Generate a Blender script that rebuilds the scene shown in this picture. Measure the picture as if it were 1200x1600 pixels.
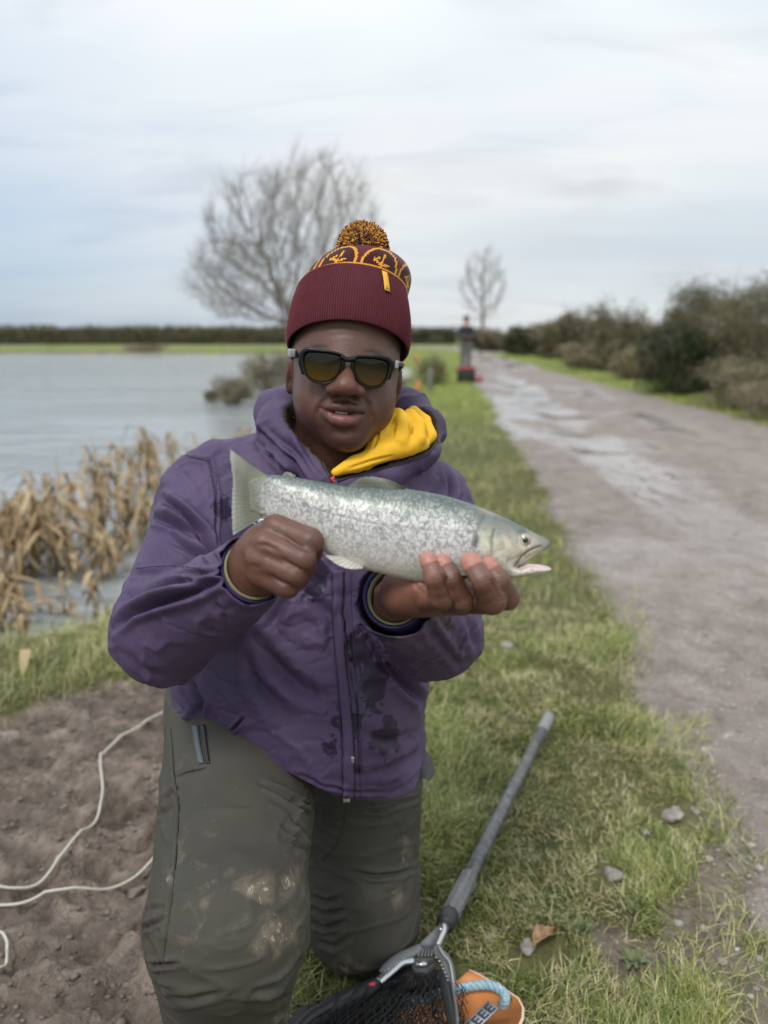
import bpy, bmesh, math, random
import numpy as np
from mathutils import Vector, Matrix, noise as mnoise
from mathutils.bvhtree import BVHTree
random.seed(7)
rng = np.random.default_rng(7)
scene = bpy.context.scene
for _o in list(bpy.data.objects):
    bpy.data.objects.remove(_o)
col = scene.collection

# ------------------------------------------------------------------ camera, sky, sun, exposure
CAM_H = 1.15
PITCH = math.radians(12.6)
F_PX = 1250.0                                    # focal length measured on a 1200 x 1600 picture
cam_d = bpy.data.cameras.new('camera')
cam = bpy.data.objects.new('camera', cam_d)
col.objects.link(cam)
cam.location = (0, 0, CAM_H)
cam.rotation_euler = (math.pi / 2 - PITCH, 0, 0)
cam_d.sensor_fit = 'VERTICAL'
cam_d.sensor_height = 36.0
cam_d.sensor_width = 27.0
cam_d.lens = F_PX / 1600.0 * 36.0
cam_d.clip_start = 0.02
cam_d.clip_end = 3000
cam_d.dof.use_dof = True
cam_d.dof.focus_distance = 1.04
cam_d.dof.aperture_fstop = 3.0
scene.camera = cam

scene.view_settings.view_transform = 'Standard'
scene.view_settings.look = 'None'
scene.view_settings.exposure = 0.30
scene.view_settings.gamma = 1.0
scene.view_settings.use_curve_mapping = False
scene.render.engine = 'CYCLES'
scene.cycles.max_bounces = 6
scene.cycles.diffuse_bounces = 3
scene.cycles.glossy_bounces = 3
scene.cycles.transmission_bounces = 6
scene.cycles.transparent_max_bounces = 12
scene.cycles.caustics_reflective = False
scene.cycles.caustics_refractive = False

SUN_EL, SUN_AZ = 52.0, 205.0                     # behind the photographer, a little to the left
world = bpy.data.worlds.new("World")
scene.world = world
world.use_nodes = True
wn, wl = world.node_tree.nodes, world.node_tree.links
for n in list(wn):
    wn.remove(n)
def wnode(t, **k):
    n = wn.new(t)
    for a, b in k.items():
        setattr(n, a, b)
    return n
w_out = wnode('ShaderNodeOutputWorld')
w_bg = wnode('ShaderNodeBackground')
w_bg.inputs['Strength'].default_value = 1.0
w_sky = wnode('ShaderNodeTexSky', sky_type='NISHITA', sun_disc=False)
w_sky.sun_elevation = math.radians(SUN_EL)
w_sky.sun_rotation = math.radians(SUN_AZ)
w_scale = wnode('ShaderNodeVectorMath', operation='SCALE')
w_scale.inputs['Scale'].default_value = 0.10
wl.new(w_sky.outputs[0], w_scale.inputs[0])
w_tc = wnode('ShaderNodeTexCoord')
w_sep = wnode('ShaderNodeSeparateXYZ')
wl.new(w_tc.outputs['Generated'], w_sep.inputs[0])
def wmath(op, a, b=None, clamp=False):
    n = wnode('ShaderNodeMath', operation=op, use_clamp=clamp)
    for i, x in enumerate((a, b)):
        if x is None: continue
        if isinstance(x, (int, float)): n.inputs[i].default_value = x
        else: wl.new(x, n.inputs[i])
    return n.outputs[0]
zz = wmath('ADD', wmath('ABSOLUTE', w_sep.outputs['Z']), 0.22)
w_cmb = wnode('ShaderNodeCombineXYZ')
wl.new(wmath('DIVIDE', w_sep.outputs['X'], zz), w_cmb.inputs[0])
wl.new(wmath('DIVIDE', w_sep.outputs['Y'], zz), w_cmb.inputs[1])
def wnoise(scale, detail, off, dist=0.0, sy=1.0):
    m = wnode('ShaderNodeMapping')
    m.inputs['Location'].default_value = off
    m.inputs['Scale'].default_value = (1.0, sy, 1.0)
    wl.new(w_cmb.outputs[0], m.inputs[0])
    n = wnode('ShaderNodeTexNoise')
    n.inputs['Scale'].default_value = scale
    n.inputs['Detail'].default_value = detail
    n.inputs['Distortion'].default_value = dist
    wl.new(m.outputs[0], n.inputs['Vector'])
    return n.outputs[0]
def wramp(fac, stops):
    r = wnode('ShaderNodeValToRGB')
    e = r.color_ramp.elements
    while len(e) > 1: e.remove(e[-1])
    e[0].position = stops[0][0]; e[0].color = (*stops[0][1], 1)
    for p, c in stops[1:]:
        q = e.new(p); q.color = (*c, 1)
    wl.new(fac, r.inputs[0])
    return r.outputs[0]
# overcast sheet: pale broad clouds with a few slightly darker torn patches, bluer gaps low on the left
c_broad = wramp(wnoise(0.55, 3.0, (3.1, 1.7, 0), 0.4, 1.6), [(0.30, (0.60, 0.66, 0.71)), (0.50, (0.71, 0.75, 0.765)), (0.70, (0.79, 0.79, 0.785))])
c_dark = wnoise(1.7, 5.0, (7.3, 0.6, 0), 0.6, 2.2)
c_mask = wramp(c_dark, [(0.50, (0, 0, 0)), (0.72, (1, 1, 1))])
w_mix = wnode('ShaderNodeMix', data_type='RGBA')
w_mix.inputs['B'].default_value = (0.60, 0.63, 0.665, 1)
wl.new(wmath('MULTIPLY', c_mask, 0.95), w_mix.inputs['Factor'])
wl.new(c_broad, w_mix.inputs['A'])
# thin places let the blue sky through, mostly to the left (west) near the horizon
thin = wramp(wnoise(0.8, 4.0, (1.0, 9.0, 0), 0.5, 2.5), [(0.42, (0, 0, 0)), (0.66, (1, 1, 1))])
leftness = wmath('MULTIPLY', w_sep.outputs['X'], -2.2, True)
lowness = wmath('SUBTRACT', 1.0, wmath('MULTIPLY', wmath('ABSOLUTE', w_sep.outputs['Z']), 2.2), True)
w_mix2 = wnode('ShaderNodeMix', data_type='RGBA')
gap = wmath('ADD', wmath('MULTIPLY', thin, 0.18), wmath('MULTIPLY', wmath('MULTIPLY', leftness, lowness), 0.85), True)
wl.new(gap, w_mix2.inputs['Factor'])
wl.new(w_mix.outputs['Result'], w_mix2.inputs['A'])
w_blue = wnode('ShaderNodeMix', data_type='RGBA')
w_blue.inputs['Factor'].default_value = 0.35
w_blue.inputs['A'].default_value = (0.40, 0.54, 0.74, 1)
wl.new(w_scale.outputs[0], w_blue.inputs['B'])
wl.new(w_blue.outputs['Result'], w_mix2.inputs['B'])
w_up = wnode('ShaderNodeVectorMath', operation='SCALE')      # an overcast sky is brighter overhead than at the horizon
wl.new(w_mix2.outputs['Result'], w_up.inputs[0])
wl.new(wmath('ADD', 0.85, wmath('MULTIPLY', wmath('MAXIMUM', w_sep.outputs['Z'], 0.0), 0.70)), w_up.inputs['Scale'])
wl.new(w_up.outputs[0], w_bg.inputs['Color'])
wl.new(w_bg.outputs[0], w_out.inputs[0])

sun_d = bpy.data.lights.new('sun', 'SUN')
sun_d.energy = 1.5
sun_d.angle = math.radians(14)
sun_d.color = (1.0, 0.965, 0.91)
sun = bpy.data.objects.new('sun', sun_d)
col.objects.link(sun)
_el, _az = math.radians(SUN_EL), math.radians(SUN_AZ)
sun_dir = Vector((math.sin(_az) * math.cos(_el), math.cos(_az) * math.cos(_el), math.sin(_el)))
sun.rotation_euler = sun_dir.to_track_quat('Z', 'Y').to_euler()

# ------------------------------------------------------------------ measuring helpers (used to find real 3-D positions)
CP, SP = math.cos(PITCH), math.sin(PITCH)
def W(u, v, t):
    """world point seen at picture position (u, v), t metres along the viewing axis"""
    a, b = (u - 600) / F_PX * t, (800 - v) / F_PX * t
    return np.array([a, CP * t + SP * b, CAM_H - SP * t + CP * b])
def G(u, v, z=0.0):
    """point on the level z under picture position (u, v)"""
    b = (800 - v) / F_PX
    t = (z - CAM_H) / (-SP + CP * b)
    return W(u, v, t)
def PX(P):
    """picture position and axial distance of world points (n,3)"""
    P = np.asarray(P, dtype=float)
    q = P - np.array([0, 0, CAM_H])
    t = q[..., 1] * CP - q[..., 2] * SP
    b = q[..., 1] * SP + q[..., 2] * CP
    return 600 + q[..., 0] / t * F_PX, 800 - b / t * F_PX, t

# ------------------------------------------------------------------ numpy noise
def _hash(i, j, k, s):
    h = (i * 374761393 + j * 668265263 + k * 2147483647 + s * 974711) & 0xffffffff
    h = ((h ^ (h >> 13)) * 1274126177) & 0xffffffff
    h = (h ^ (h >> 16)) & 0xffffffff
    return h.astype(np.float64) / 4294967295.0
def vnoise(x, y, z=0.0, seed=0):
    x, y, z = np.broadcast_arrays(np.asarray(x, float), np.asarray(y, float), np.asarray(z, float))
    xi, yi, zi = np.floor(x), np.floor(y), np.floor(z)
    fx, fy, fz = x - xi, y - yi, z - zi
    fx, fy, fz = (f * f * (3 - 2 * f) for f in (fx, fy, fz))
    xi, yi, zi = (a.astype(np.int64) + 1000 for a in (xi, yi, zi))
    r = 0
    for dx in (0, 1):
        for dy in (0, 1):
            for dz in (0, 1):
                w = (fx if dx else 1 - fx) * (fy if dy else 1 - fy) * (fz if dz else 1 - fz)
                r = r + w * _hash(xi + dx, yi + dy, zi + dz, seed)
    return r * 2 - 1
def fbm(x, y, z=0.0, seed=0, oct=4, gain=0.5):
    a, s, r = 1.0, 1.0, 0
    for o in range(oct):
        r = r + a * vnoise(np.asarray(x) * s + o * 17.3, np.asarray(y) * s - o * 9.1, np.asarray(z) * s, seed + o)
        a *= gain; s *= 2.03
    return r
def sstep(a, b, x):
    t = np.clip((x - a) / (b - a), 0, 1)
    return t * t * (3 - 2 * t)

# ------------------------------------------------------------------ mesh helpers
def tag(o, label=None, cat=None, group=None, kind=None):
    if label: o['label'] = label
    if cat: o['category'] = cat
    if group: o['group'] = group
    if kind: o['kind'] = kind
    return o
def empty(name, loc=(0, 0, 0)):
    o = bpy.data.objects.new(name, None)
    o.empty_display_size = 0.05
    col.objects.link(o)
    o.location = loc
    return o
def mesh_obj(name, V, Fs, mat=None, parent=None, smooth=True, attrs=None, mats=None, midx=None):
    """V (n,3); Fs: list of (m,k) arrays of faces with k corners each. World coordinates; kept when parented to an Empty."""
    V = np.asarray(V, dtype=np.float32)
    if isinstance(Fs, np.ndarray): Fs = [Fs]
    Fs = [np.asarray(f, dtype=np.int32) for f in Fs if len(f)]
    me = bpy.data.meshes.new(name)
    me.vertices.add(len(V))
    org = np.zeros(3)
    if parent is not None:
        p = parent
        while p is not None:
            org = org + np.array(p.location); p = p.parent
    me.vertices.foreach_set('co', (V - org).astype(np.float32).ravel())
    loops = np.concatenate([f.ravel() for f in Fs])
    tot = np.concatenate([np.full(len(f), f.shape[1], np.int32) for f in Fs])
    start = np.concatenate([[0], np.cumsum(tot)[:-1]]).astype(np.int32)
    me.loops.add(len(loops)); me.loops.foreach_set('vertex_index', loops)
    me.polygons.add(len(tot)); me.polygons.foreach_set('loop_start', start); me.polygons.foreach_set('loop_total', tot)
    if smooth: me.polygons.foreach_set('use_smooth', np.ones(len(tot), bool))
    for m in (mats or ([mat] if mat else [])): me.materials.append(m)
    if midx is not None: me.polygons.foreach_set('material_index', np.asarray(midx, np.int32))
    for k, a in (attrs or {}).items():
        a = np.asarray(a, np.float32)
        if a.ndim == 1:
            at = me.attributes.new(k, 'FLOAT', 'POINT'); at.data.foreach_set('value', a)
        else:
            if a.shape[1] == 3: a = np.concatenate([a, np.ones((len(a), 1), np.float32)], 1)
            at = me.attributes.new(k, 'FLOAT_COLOR', 'POINT'); at.data.foreach_set('color', a.ravel())
    me.update(calc_edges=True); me.validate()
    o = bpy.data.objects.new(name, me)
    col.objects.link(o)
    if parent is not None: o.parent = parent
    return o
class MB:
    """gathers pieces that together form ONE mesh"""
    def __init__(s): s.V = []; s.F = {}; s.n = 0; s.A = []
    def add(s, V, F, mi=0, a=None):
        V = np.asarray(V, float)
        for f in (F if isinstance(F, list) else [F]):
            f = np.asarray(f, np.int64)
            if len(f): s.F.setdefault((f.shape[1], mi), []).append(f + s.n)
        s.V.append(V); s.n += len(V)
        s.A.append(np.full(len(V), 0.0 if a is None else a) if a is None or np.isscalar(a) else np.asarray(a, float))
        return s
    def build(s, name, mat, parent=None, smooth=True, attr=None, mats=None):
        Fs, mi = [], []
        for (k, m), l in s.F.items():
            f = np.concatenate(l); Fs.append(f); mi.append(np.full(len(f), m))
        return mesh_obj(name, np.concatenate(s.V), Fs, mat, parent, smooth,
                        {attr: np.concatenate(s.A)} if attr else None, mats, np.concatenate(mi) if mats else None)
def unit(a):
    a = np.asarray(a, float); return a / (np.linalg.norm(a) + 1e-12)
def catmull(P, n=8, closed=False):
    P = np.asarray(P, float); m = len(P); out = []
    for i in range(m if closed else m - 1):
        p0 = P[(i - 1) % m] if closed or i > 0 else 2 * P[0] - P[1]
        p1, p2 = P[i], P[(i + 1) % m]
        p3 = P[(i + 2) % m] if closed or i + 2 < m else 2 * P[-1] - P[-2]
        for t in np.linspace(0, 1, n, endpoint=False):
            out.append(0.5 * (2 * p1 + (p2 - p0) * t + (2 * p0 - 5 * p1 + 4 * p2 - p3) * t * t + (3 * p1 - p0 - 3 * p2 + p3) * t ** 3))
    if not closed: out.append(P[-1])
    return np.array(out)
def tube(P, r, seg=8, closed=False, caps=True, flat=1.0, upv=None):
    P = np.asarray(P, float); n = len(P)
    r = np.full(n, r) if np.isscalar(r) else np.asarray(r, float)
    T = np.gradient(P, axis=0) if not closed else np.roll(P, -1, 0) - np.roll(P, 1, 0)
    T /= np.linalg.norm(T, axis=1)[:, None] + 1e-12
    a = np.array(upv, float) if upv is not None else (np.array([0, 0, 1.]) if abs(T[0][2]) < .9 else np.array([1., 0, 0]))
    N = np.zeros_like(P); N[0] = unit(a - T[0] * (a @ T[0]))
    for i in range(1, n):
        b = a if upv is not None else N[i - 1]
        N[i] = unit(b - T[i] * (b @ T[i]))
    B = np.cross(T, N)
    th = np.linspace(0, 2 * math.pi, seg, endpoint=False)
    V = (P[:, None] + r[:, None, None] * (np.cos(th)[None, :, None] * N[:, None] * flat + np.sin(th)[None, :, None] * B[:, None])).reshape(-1, 3)
    F = []
    m = n if closed else n - 1
    i = np.arange(m)[:, None]; j = np.arange(seg)[None]
    i2, j2 = (i + 1) % n, (j + 1) % seg
    F = np.stack(np.broadcast_arrays(i * seg + j, i * seg + j2, i2 * seg + j2, i2 * seg + j), -1).reshape(-1, 4)
    if caps and not closed:
        V = np.concatenate([V, P[:1], P[-1:]])
        k = n * seg; j = np.arange(seg)
        c = np.concatenate([np.stack([np.full(seg, k), (j + 1) % seg, j], 1), np.stack([np.full(seg, k + 1), (n - 1) * seg + j, (n - 1) * seg + (j + 1) % seg], 1)])
        return V, [F, c]
    return V, [F]
def grid_faces(n, m, wrap=False):
    i = np.arange(n - 1)[:, None]; j = np.arange(m if wrap else m - 1)[None]
    j2 = (j + 1) % m
    return np.stack(np.broadcast_arrays(i * m + j, i * m + j2, (i + 1) * m + j2, (i + 1) * m + j), -1).reshape(-1, 4)
def box(c, size, R=None, bev=0.0):
    """box with chamfered edges: 24 points, rounded enough for small fittings"""
    h = np.array(size, float) / 2; b = min(bev, *(h * .9)) if bev else 0
    if not b:
        V = np.array([[x, y, z] for x in (-1, 1) for y in (-1, 1) for z in (-1, 1)]) * h
        F = np.array([[0, 1, 3, 2], [4, 6, 7, 5], [0, 4, 5, 1], [2, 3, 7, 6], [0, 2, 6, 4], [1, 5, 7, 3]])
        Fs = [F]
    else:
        bm = bmesh.new(); bmesh.ops.create_cube(bm, size=1)
        for q in bm.verts: q.co = Vector([q.co[i] * 2 * h[i] for i in range(3)])
        bmesh.ops.bevel(bm, geom=bm.edges[:], offset=b, segments=2, profile=.5, affect='EDGES')
        V = np.array([q.co[:] for q in bm.verts]); d = {}
        for f in bm.faces: d.setdefault(len(f.verts), []).append([q.index for q in f.verts])
        Fs = [np.array(x) for x in d.values()]; bm.free()
    if R is not None: V = V @ np.array(R).T
    return V + np.array(c), Fs

# ------------------------------------------------------------------ implicit-surface modelling (smoothly joined bodies)
class Field:
    def __init__(s, lo, hi, h):
        s.lo = np.array(lo, float); s.h = h
        s.n = np.ceil((np.array(hi) - s.lo) / h).astype(int) + 1
        s.ax = [(s.lo[i] + np.arange(s.n[i]) * h).astype(np.float32) for i in range(3)]
        s.a = np.full(s.n, 0.5, np.float32)
    def sub(s, lo, hi):
        i0 = np.clip(np.floor((np.array(lo) - s.lo) / s.h).astype(int), 0, s.n - 1)
        i1 = np.clip(np.ceil((np.array(hi) - s.lo) / s.h).astype(int) + 1, 1, s.n)
        sl = tuple(slice(a, b) for a, b in zip(i0, i1))
        g = np.meshgrid(*[s.ax[i][sl[i]] for i in range(3)], indexing='ij', sparse=True)
        return sl, g
    def _u(s, sl, d, k):
        a = s.a[sl]
        if k > 0:
            hh = np.clip(.5 + .5 * (a - d) / k, 0, 1)
            s.a[sl] = a * (1 - hh) + d * hh - k * hh * (1 - hh)
        else: s.a[sl] = np.minimum(a, d)
    def cut(s, sl, d, k):
        a = s.a[sl]
        hh = np.clip(.5 - .5 * (a + d) / k, 0, 1)          # smooth subtraction of d
        s.a[sl] = a * (1 - hh) - d * hh + k * hh * (1 - hh)
    def cone(s, p, q, r1, r2, k=0.01, sc=(1, 1, 1), sub=False):
        p, q = np.asarray(p, float), np.asarray(q, float)
        R = max(r1, r2) / min(sc) + 2.5 * k + 3 * s.h
        sl, (X, Y, Z) = s.sub(np.minimum(p, q) - R, np.maximum(p, q) + R)
        sc = np.array(sc); ps, d = p * sc, (q - p) * sc
        x, y, z = X * sc[0] - ps[0], Y * sc[1] - ps[1], Z * sc[2] - ps[2]
        tt = np.clip((x * d[0] + y * d[1] + z * d[2]) / (d @ d + 1e-12), 0, 1)
        dist = np.sqrt((x - tt * d[0]) ** 2 + (y - tt * d[1]) ** 2 + (z - tt * d[2]) ** 2) - (r1 + (r2 - r1) * tt)
        (s.cut if sub else s._u)(sl, dist.astype(np.float32), k)
        return s
    def chain(s, pts, rs, k=0.008):
        for a, b, ra, rb in zip(pts[:-1], pts[1:], rs[:-1], rs[1:]): s.cone(a, b, ra, rb, k)
        return s
    def ell(s, c, r, k=0.01, R=None, sub=False):
        c, r = np.asarray(c, float), np.asarray(r, float)
        B = max(r) + 2.5 * k + 3 * s.h
        sl, (X, Y, Z) = s.sub(c - B, c + B)
        x, y, z = X - c[0], Y - c[1], Z - c[2]
        if R is not None:
            R = np.asarray(R)
            x, y, z = (R[0, i] * x + R[1, i] * y + R[2, i] * z for i in range(3))
        k0 = np.sqrt((x / r[0]) ** 2 + (y / r[1]) ** 2 + (z / r[2]) ** 2)
        k1 = np.sqrt((x / r[0] ** 2) ** 2 + (y / r[1] ** 2) ** 2 + (z / r[2] ** 2) ** 2) + 1e-9
        (s.cut if sub else s._u)(sl, (k0 * (k0 - 1) / k1).astype(np.float32), k)
        return s
    def mesh(s, smooth=1):
        return surface_nets(s.a, s.lo, s.h, smooth)
def surface_nets(a, lo, h, smooth=1):
    h = np.asarray(h, float) * np.ones(3)
    ins = a < 0
    nx, ny, nz = a.shape
    cnt = np.zeros((nx - 1, ny - 1, nz - 1), np.int8)
    for dx in (0, 1):
        for dy in (0, 1):
            for dz in (0, 1):
                cnt += ins[dx:nx - 1 + dx, dy:ny - 1 + dy, dz:nz - 1 + dz]
    act = (cnt > 0) & (cnt < 8)
    idx = np.full(act.shape, -1, np.int64)
    C = np.argwhere(act)
    idx[act] = np.arange(len(C))
    acc = np.zeros((len(C), 3)); num = np.zeros(len(C))
    cor = [(0, 0, 0), (1, 0, 0), (0, 1, 0), (1, 1, 0), (0, 0, 1), (1, 0, 1), (0, 1, 1), (1, 1, 1)]
    vals = [a[C[:, 0] + c[0], C[:, 1] + c[1], C[:, 2] + c[2]].astype(float) for c in cor]
    for e0 in range(8):
        for e1 in range(e0 + 1, 8):
            d = [cor[e1][i] - cor[e0][i] for i in range(3)]
            if sum(abs(q) for q in d) != 1: continue
            v0, v1 = vals[e0], vals[e1]
            m = (v0 < 0) != (v1 < 0)
            t = np.where(m, v0 / np.where(m, v0 - v1, 1), 0)
            for i in range(3): acc[:, i] += np.where(m, cor[e0][i] + t * d[i], 0)
            num += m
    V = np.asarray(lo) + (C + acc / num[:, None]) * h
    Q = []
    for axn in range(3):
        o1, o2 = [i for i in range(3) if i != axn]
        s0 = [slice(1, -1)] * 3; s1 = [slice(1, -1)] * 3
        s0[axn] = slice(0, -1); s1[axn] = slice(1, None)
        A, B = ins[tuple(s0)], ins[tuple(s1)]
        E = np.argwhere(A != B)
        sgn = A[tuple(E.T)]
        base = E.copy(); base[:, o1] += 1; base[:, o2] += 1
        def cell(d1, d2):
            c = base.copy(); c[:, o1] -= d1; c[:, o2] -= d2
            return idx[c[:, 0], c[:, 1], c[:, 2]]
        q = np.stack([cell(1, 1), cell(0, 1), cell(0, 0), cell(1, 0)], 1)
        flip = sgn if axn != 1 else ~sgn
        q[~flip] = q[~flip][:, ::-1]
        Q.append(q)
    Q = np.concatenate(Q)
    Q = Q[(Q >= 0).all(1)]
    for _ in range(smooth): V = laplace(V, Q, .5)
    return V, Q
def laplace(V, Q, f=.5):
    k = Q.shape[1]; S = np.zeros_like(V); N = np.zeros(len(V))
    for i in range(k):
        a, b = Q[:, i], Q[:, (i + 1) % k]
        for c in range(3): S[:, c] += np.bincount(a, V[b, c], len(V)) + np.bincount(b, V[a, c], len(V))
        N += np.bincount(a, minlength=len(V)) + np.bincount(b, minlength=len(V))
    return V + f * (S / np.maximum(N, 1)[:, None] - V)
def normals(V, Q):
    n = np.cross(V[Q[:, 2]] - V[Q[:, 0]], V[Q[:, -1]] - V[Q[:, 1]])
    N = np.zeros_like(V)
    for i in range(Q.shape[1]):
        for c in range(3): N[:, c] += np.bincount(Q[:, i], n[:, c], len(V))
    return N / (np.linalg.norm(N, axis=1)[:, None] + 1e-12)
def subdivide(V, Q):
    """one Catmull-Clark style refinement (regular smoothing) of a quad mesh"""
    n = len(V)
    E = np.sort(np.concatenate([Q[:, [i, (i + 1) % 4]] for i in range(4)]), 1)
    key = E[:, 0] * n + E[:, 1]
    uk, inv = np.unique(key, return_inverse=True)
    ev = V[uk // n] * .5 + V[uk % n] * .5
    fc = V[Q].mean(1)
    m = len(Q); eid = inv.reshape(4, m) + n; fid = np.arange(m) + n + len(uk)
    V2 = np.concatenate([V, ev, fc])
    Q2 = np.concatenate([np.stack([Q[:, i], eid[i], fid, eid[(i - 1) % 4]], 1) for i in range(4)])
    return laplace(V2, Q2, .45), Q2
def clip(V, Q, s):
    """keep the part of the surface where s >= 0, cutting faces cleanly"""
    T = np.concatenate([Q[:, [0, 1, 2]], Q[:, [0, 2, 3]]]) if Q.shape[1] == 4 else Q
    quads = None
    if Q.shape[1] == 4:
        full = (s[Q] >= 0).all(1); none = (s[Q] < 0).all(1)
        quads = Q[full]; Qc = Q[~full & ~none]
        T = np.concatenate([Qc[:, [0, 1, 2]], Qc[:, [0, 2, 3]]])
    newV, cache, out = [], {}, []
    def cross(a, b):
        k = (min(a, b), max(a, b))
        if k not in cache:
            t = s[a] / (s[a] - s[b]); newV.append(V[a] + (V[b] - V[a]) * t); cache[k] = len(V) + len(newV) - 1
        return cache[k]
    for t in T:
        t = [int(q) for q in t]; ins = [s[q] >= 0 for q in t]; c = sum(ins)
        if c == 3: out.append(t)
        elif c == 2:
            i = ins.index(False); a, b, z = t[(i + 1) % 3], t[(i + 2) % 3], t[i]
            x, y = cross(b, z), cross(a, z)
            out.append([a, b, x]); out.append([a, x, y])
        elif c == 1:
            i = ins.index(True); a, b, z = t[i], t[(i + 1) % 3], t[(i + 2) % 3]
            out.append([a, cross(a, b), cross(a, z)])
    V2 = np.concatenate([V, np.array(newV)]) if newV else V
    out = np.array(out, np.int64).reshape(-1, 3)
    used = np.zeros(len(V2), bool); used[out.ravel()] = True
    if quads is not None: used[quads.ravel()] = True
    re = np.cumsum(used) - 1
    Fs = [re[out]] + ([re[quads]] if quads is not None and len(quads) else [])
    return V2[used], Fs
def poly_dist(u, v, pts, closed=False):
    """distance to a polyline and signed side (+ right of travel in picture sense), all arrays"""
    pts = np.asarray(pts, float)
    if closed: pts = np.concatenate([pts, pts[:1]])
    best = np.full(np.shape(u), 1e9); side = np.zeros(np.shape(u)); along = np.zeros(np.shape(u))
    L = np.concatenate([[0], np.cumsum(np.linalg.norm(np.diff(pts, axis=0), axis=1))])
    for i in range(len(pts) - 1):
        a, b = pts[i], pts[i + 1]; d = b - a; l2 = d @ d + 1e-12
        x, y = u - a[0], v - a[1]
        t = np.clip((x * d[0] + y * d[1]) / l2, 0, 1)
        dd = np.hypot(x - t * d[0], y - t * d[1])
        m = dd < best
        best = np.where(m, dd, best); side = np.where(m, np.sign(x * d[1] - y * d[0]), side)
        along = np.where(m, (L[i] + t * math.sqrt(l2)) / L[-1], along)
    return best, side, along
def inside_poly(u, v, pts):
    pts = np.asarray(pts, float); r = np.zeros(np.shape(u), bool); j = len(pts) - 1
    for i in range(len(pts)):
        a, b = pts[i], pts[j]
        c = ((a[1] > v) != (b[1] > v)) & (u < (b[0] - a[0]) * (v - a[1]) / (b[1] - a[1] + 1e-12) + a[0])
        r ^= c; j = i
    return r
def poly_fill(P2, closed_pts3):
    """triangulate a closed outline of 3-D points by their 2-D coordinates"""
    from mathutils.geometry import tessellate_polygon
    return np.array(tessellate_polygon([[Vector((p[0], p[1], 0)) for p in P2]]))

# ------------------------------------------------------------------ material helper
class Mat:
    def __init__(s, name, color=(.5, .5, .5), rough=.6, metal=0.0, spec=.5):
        s.m = bpy.data.materials.new(name); s.m.use_nodes = True
        s.nt = s.m.node_tree; s.b = s.nt.nodes['Principled BSDF']; s.out = s.nt.nodes['Material Output']
        s.b.inputs['Base Color'].default_value = (*color, 1)
        s.b.inputs['Roughness'].default_value = rough
        s.b.inputs['Metallic'].default_value = metal
        s.b.inputs['Specular IOR Level'].default_value = spec
        s._co = None
    def n(s, t, **k):
        x = s.nt.nodes.new(t)
        for a, b in k.items(): setattr(x, a, b)
        return x
    def l(s, a, b): s.nt.links.new(a, b); return s
    def setin(s, node, key, x):
        if isinstance(x, (int, float)): node.inputs[key].default_value = x
        elif isinstance(x, (tuple, list)): node.inputs[key].default_value = (*x, 1) if len(x) == 3 and node.inputs[key].type == 'RGBA' else x
        else: s.nt.links.new(x, node.inputs[key])
    def co(s):
        if s._co is None: s._co = s.n('ShaderNodeTexCoord').outputs['Object']
        return s._co
    def geo(s): return s.n('ShaderNodeNewGeometry').outputs['Position']
    def map(s, scale=(1, 1, 1), loc=(0, 0, 0), rot=(0, 0, 0), vec=None):
        m = s.n('ShaderNodeMapping')
        m.inputs['Scale'].default_value = scale; m.inputs['Location'].default_value = loc; m.inputs['Rotation'].default_value = rot
        s.l(vec if vec is not None else s.co(), m.inputs[0]); return m.outputs[0]
    def noise(s, scale, detail=3, rough=.5, dist=0.0, vec=None):
        n = s.n('ShaderNodeTexNoise')
        n.inputs['Scale'].default_value = scale; n.inputs['Detail'].default_value = detail
        n.inputs['Roughness'].default_value = rough; n.inputs['Distortion'].default_value = dist
        s.l(vec if vec is not None else s.co(), n.inputs['Vector']); return n.outputs[0]
    def voro(s, scale, feature='F1', vec=None, out='Distance'):
        n = s.n('ShaderNodeTexVoronoi', feature=feature); n.inputs['Scale'].default_value = scale
        s.l(vec if vec is not None else s.co(), n.inputs['Vector']); return n.outputs[out]
    def wave(s, scale, dist=0, vec=None, direction='X'):
        n = s.n('ShaderNodeTexWave', bands_direction=direction); n.inputs['Scale'].default_value = scale; n.inputs['Distortion'].default_value = dist
        s.l(vec if vec is not None else s.co(), n.inputs['Vector']); return n.outputs['Fac']
    def ramp(s, fac, stops, interp='LINEAR'):
        r = s.n('ShaderNodeValToRGB'); r.color_ramp.interpolation = interp
        e = r.color_ramp.elements
        while len(e) > 1: e.remove(e[-1])
        def c4(c): return (c, c, c, 1) if isinstance(c, (int, float)) else (*c, 1)
        e[0].position = stops[0][0]; e[0].color = c4(stops[0][1])
        for p, c in stops[1:]: e.new(p).color = c4(c)
        s.setin(r, 0, fac); return r.outputs[0]
    def mix(s, fac, a, b, blend='MIX'):
        m = s.n('ShaderNodeMix', data_type='RGBA', blend_type=blend)
        s.setin(m, 'Factor', fac); s.setin(m, 'A', a); s.setin(m, 'B', b)
        return m.outputs['Result']
    def math(s, op, a, b=None, clamp=False):
        m = s.n('ShaderNodeMath', operation=op, use_clamp=clamp); s.setin(m, 0, a)
        if b is not None: s.setin(m, 1, b)
        return m.outputs[0]
    def attr(s, name, out='Fac'):
        a = s.n('ShaderNodeAttribute', attribute_name=name); return a.outputs[out]
    def bump(s, h, strength=.3, dist=.002, prev=None):
        b = s.n('ShaderNodeBump'); b.inputs['Strength'].default_value = strength; b.inputs['Distance'].default_value = dist
        s.l(h, b.inputs['Height'])
        if prev is not None: s.l(prev, b.inputs['Normal'])
        s.l(b.outputs[0], s.b.inputs['Normal']); return b.outputs[0]
    def color(s, c): s.setin(s.b, 'Base Color', c); return s
    def rough(s, r): s.setin(s.b, 'Roughness', r); return s
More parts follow.
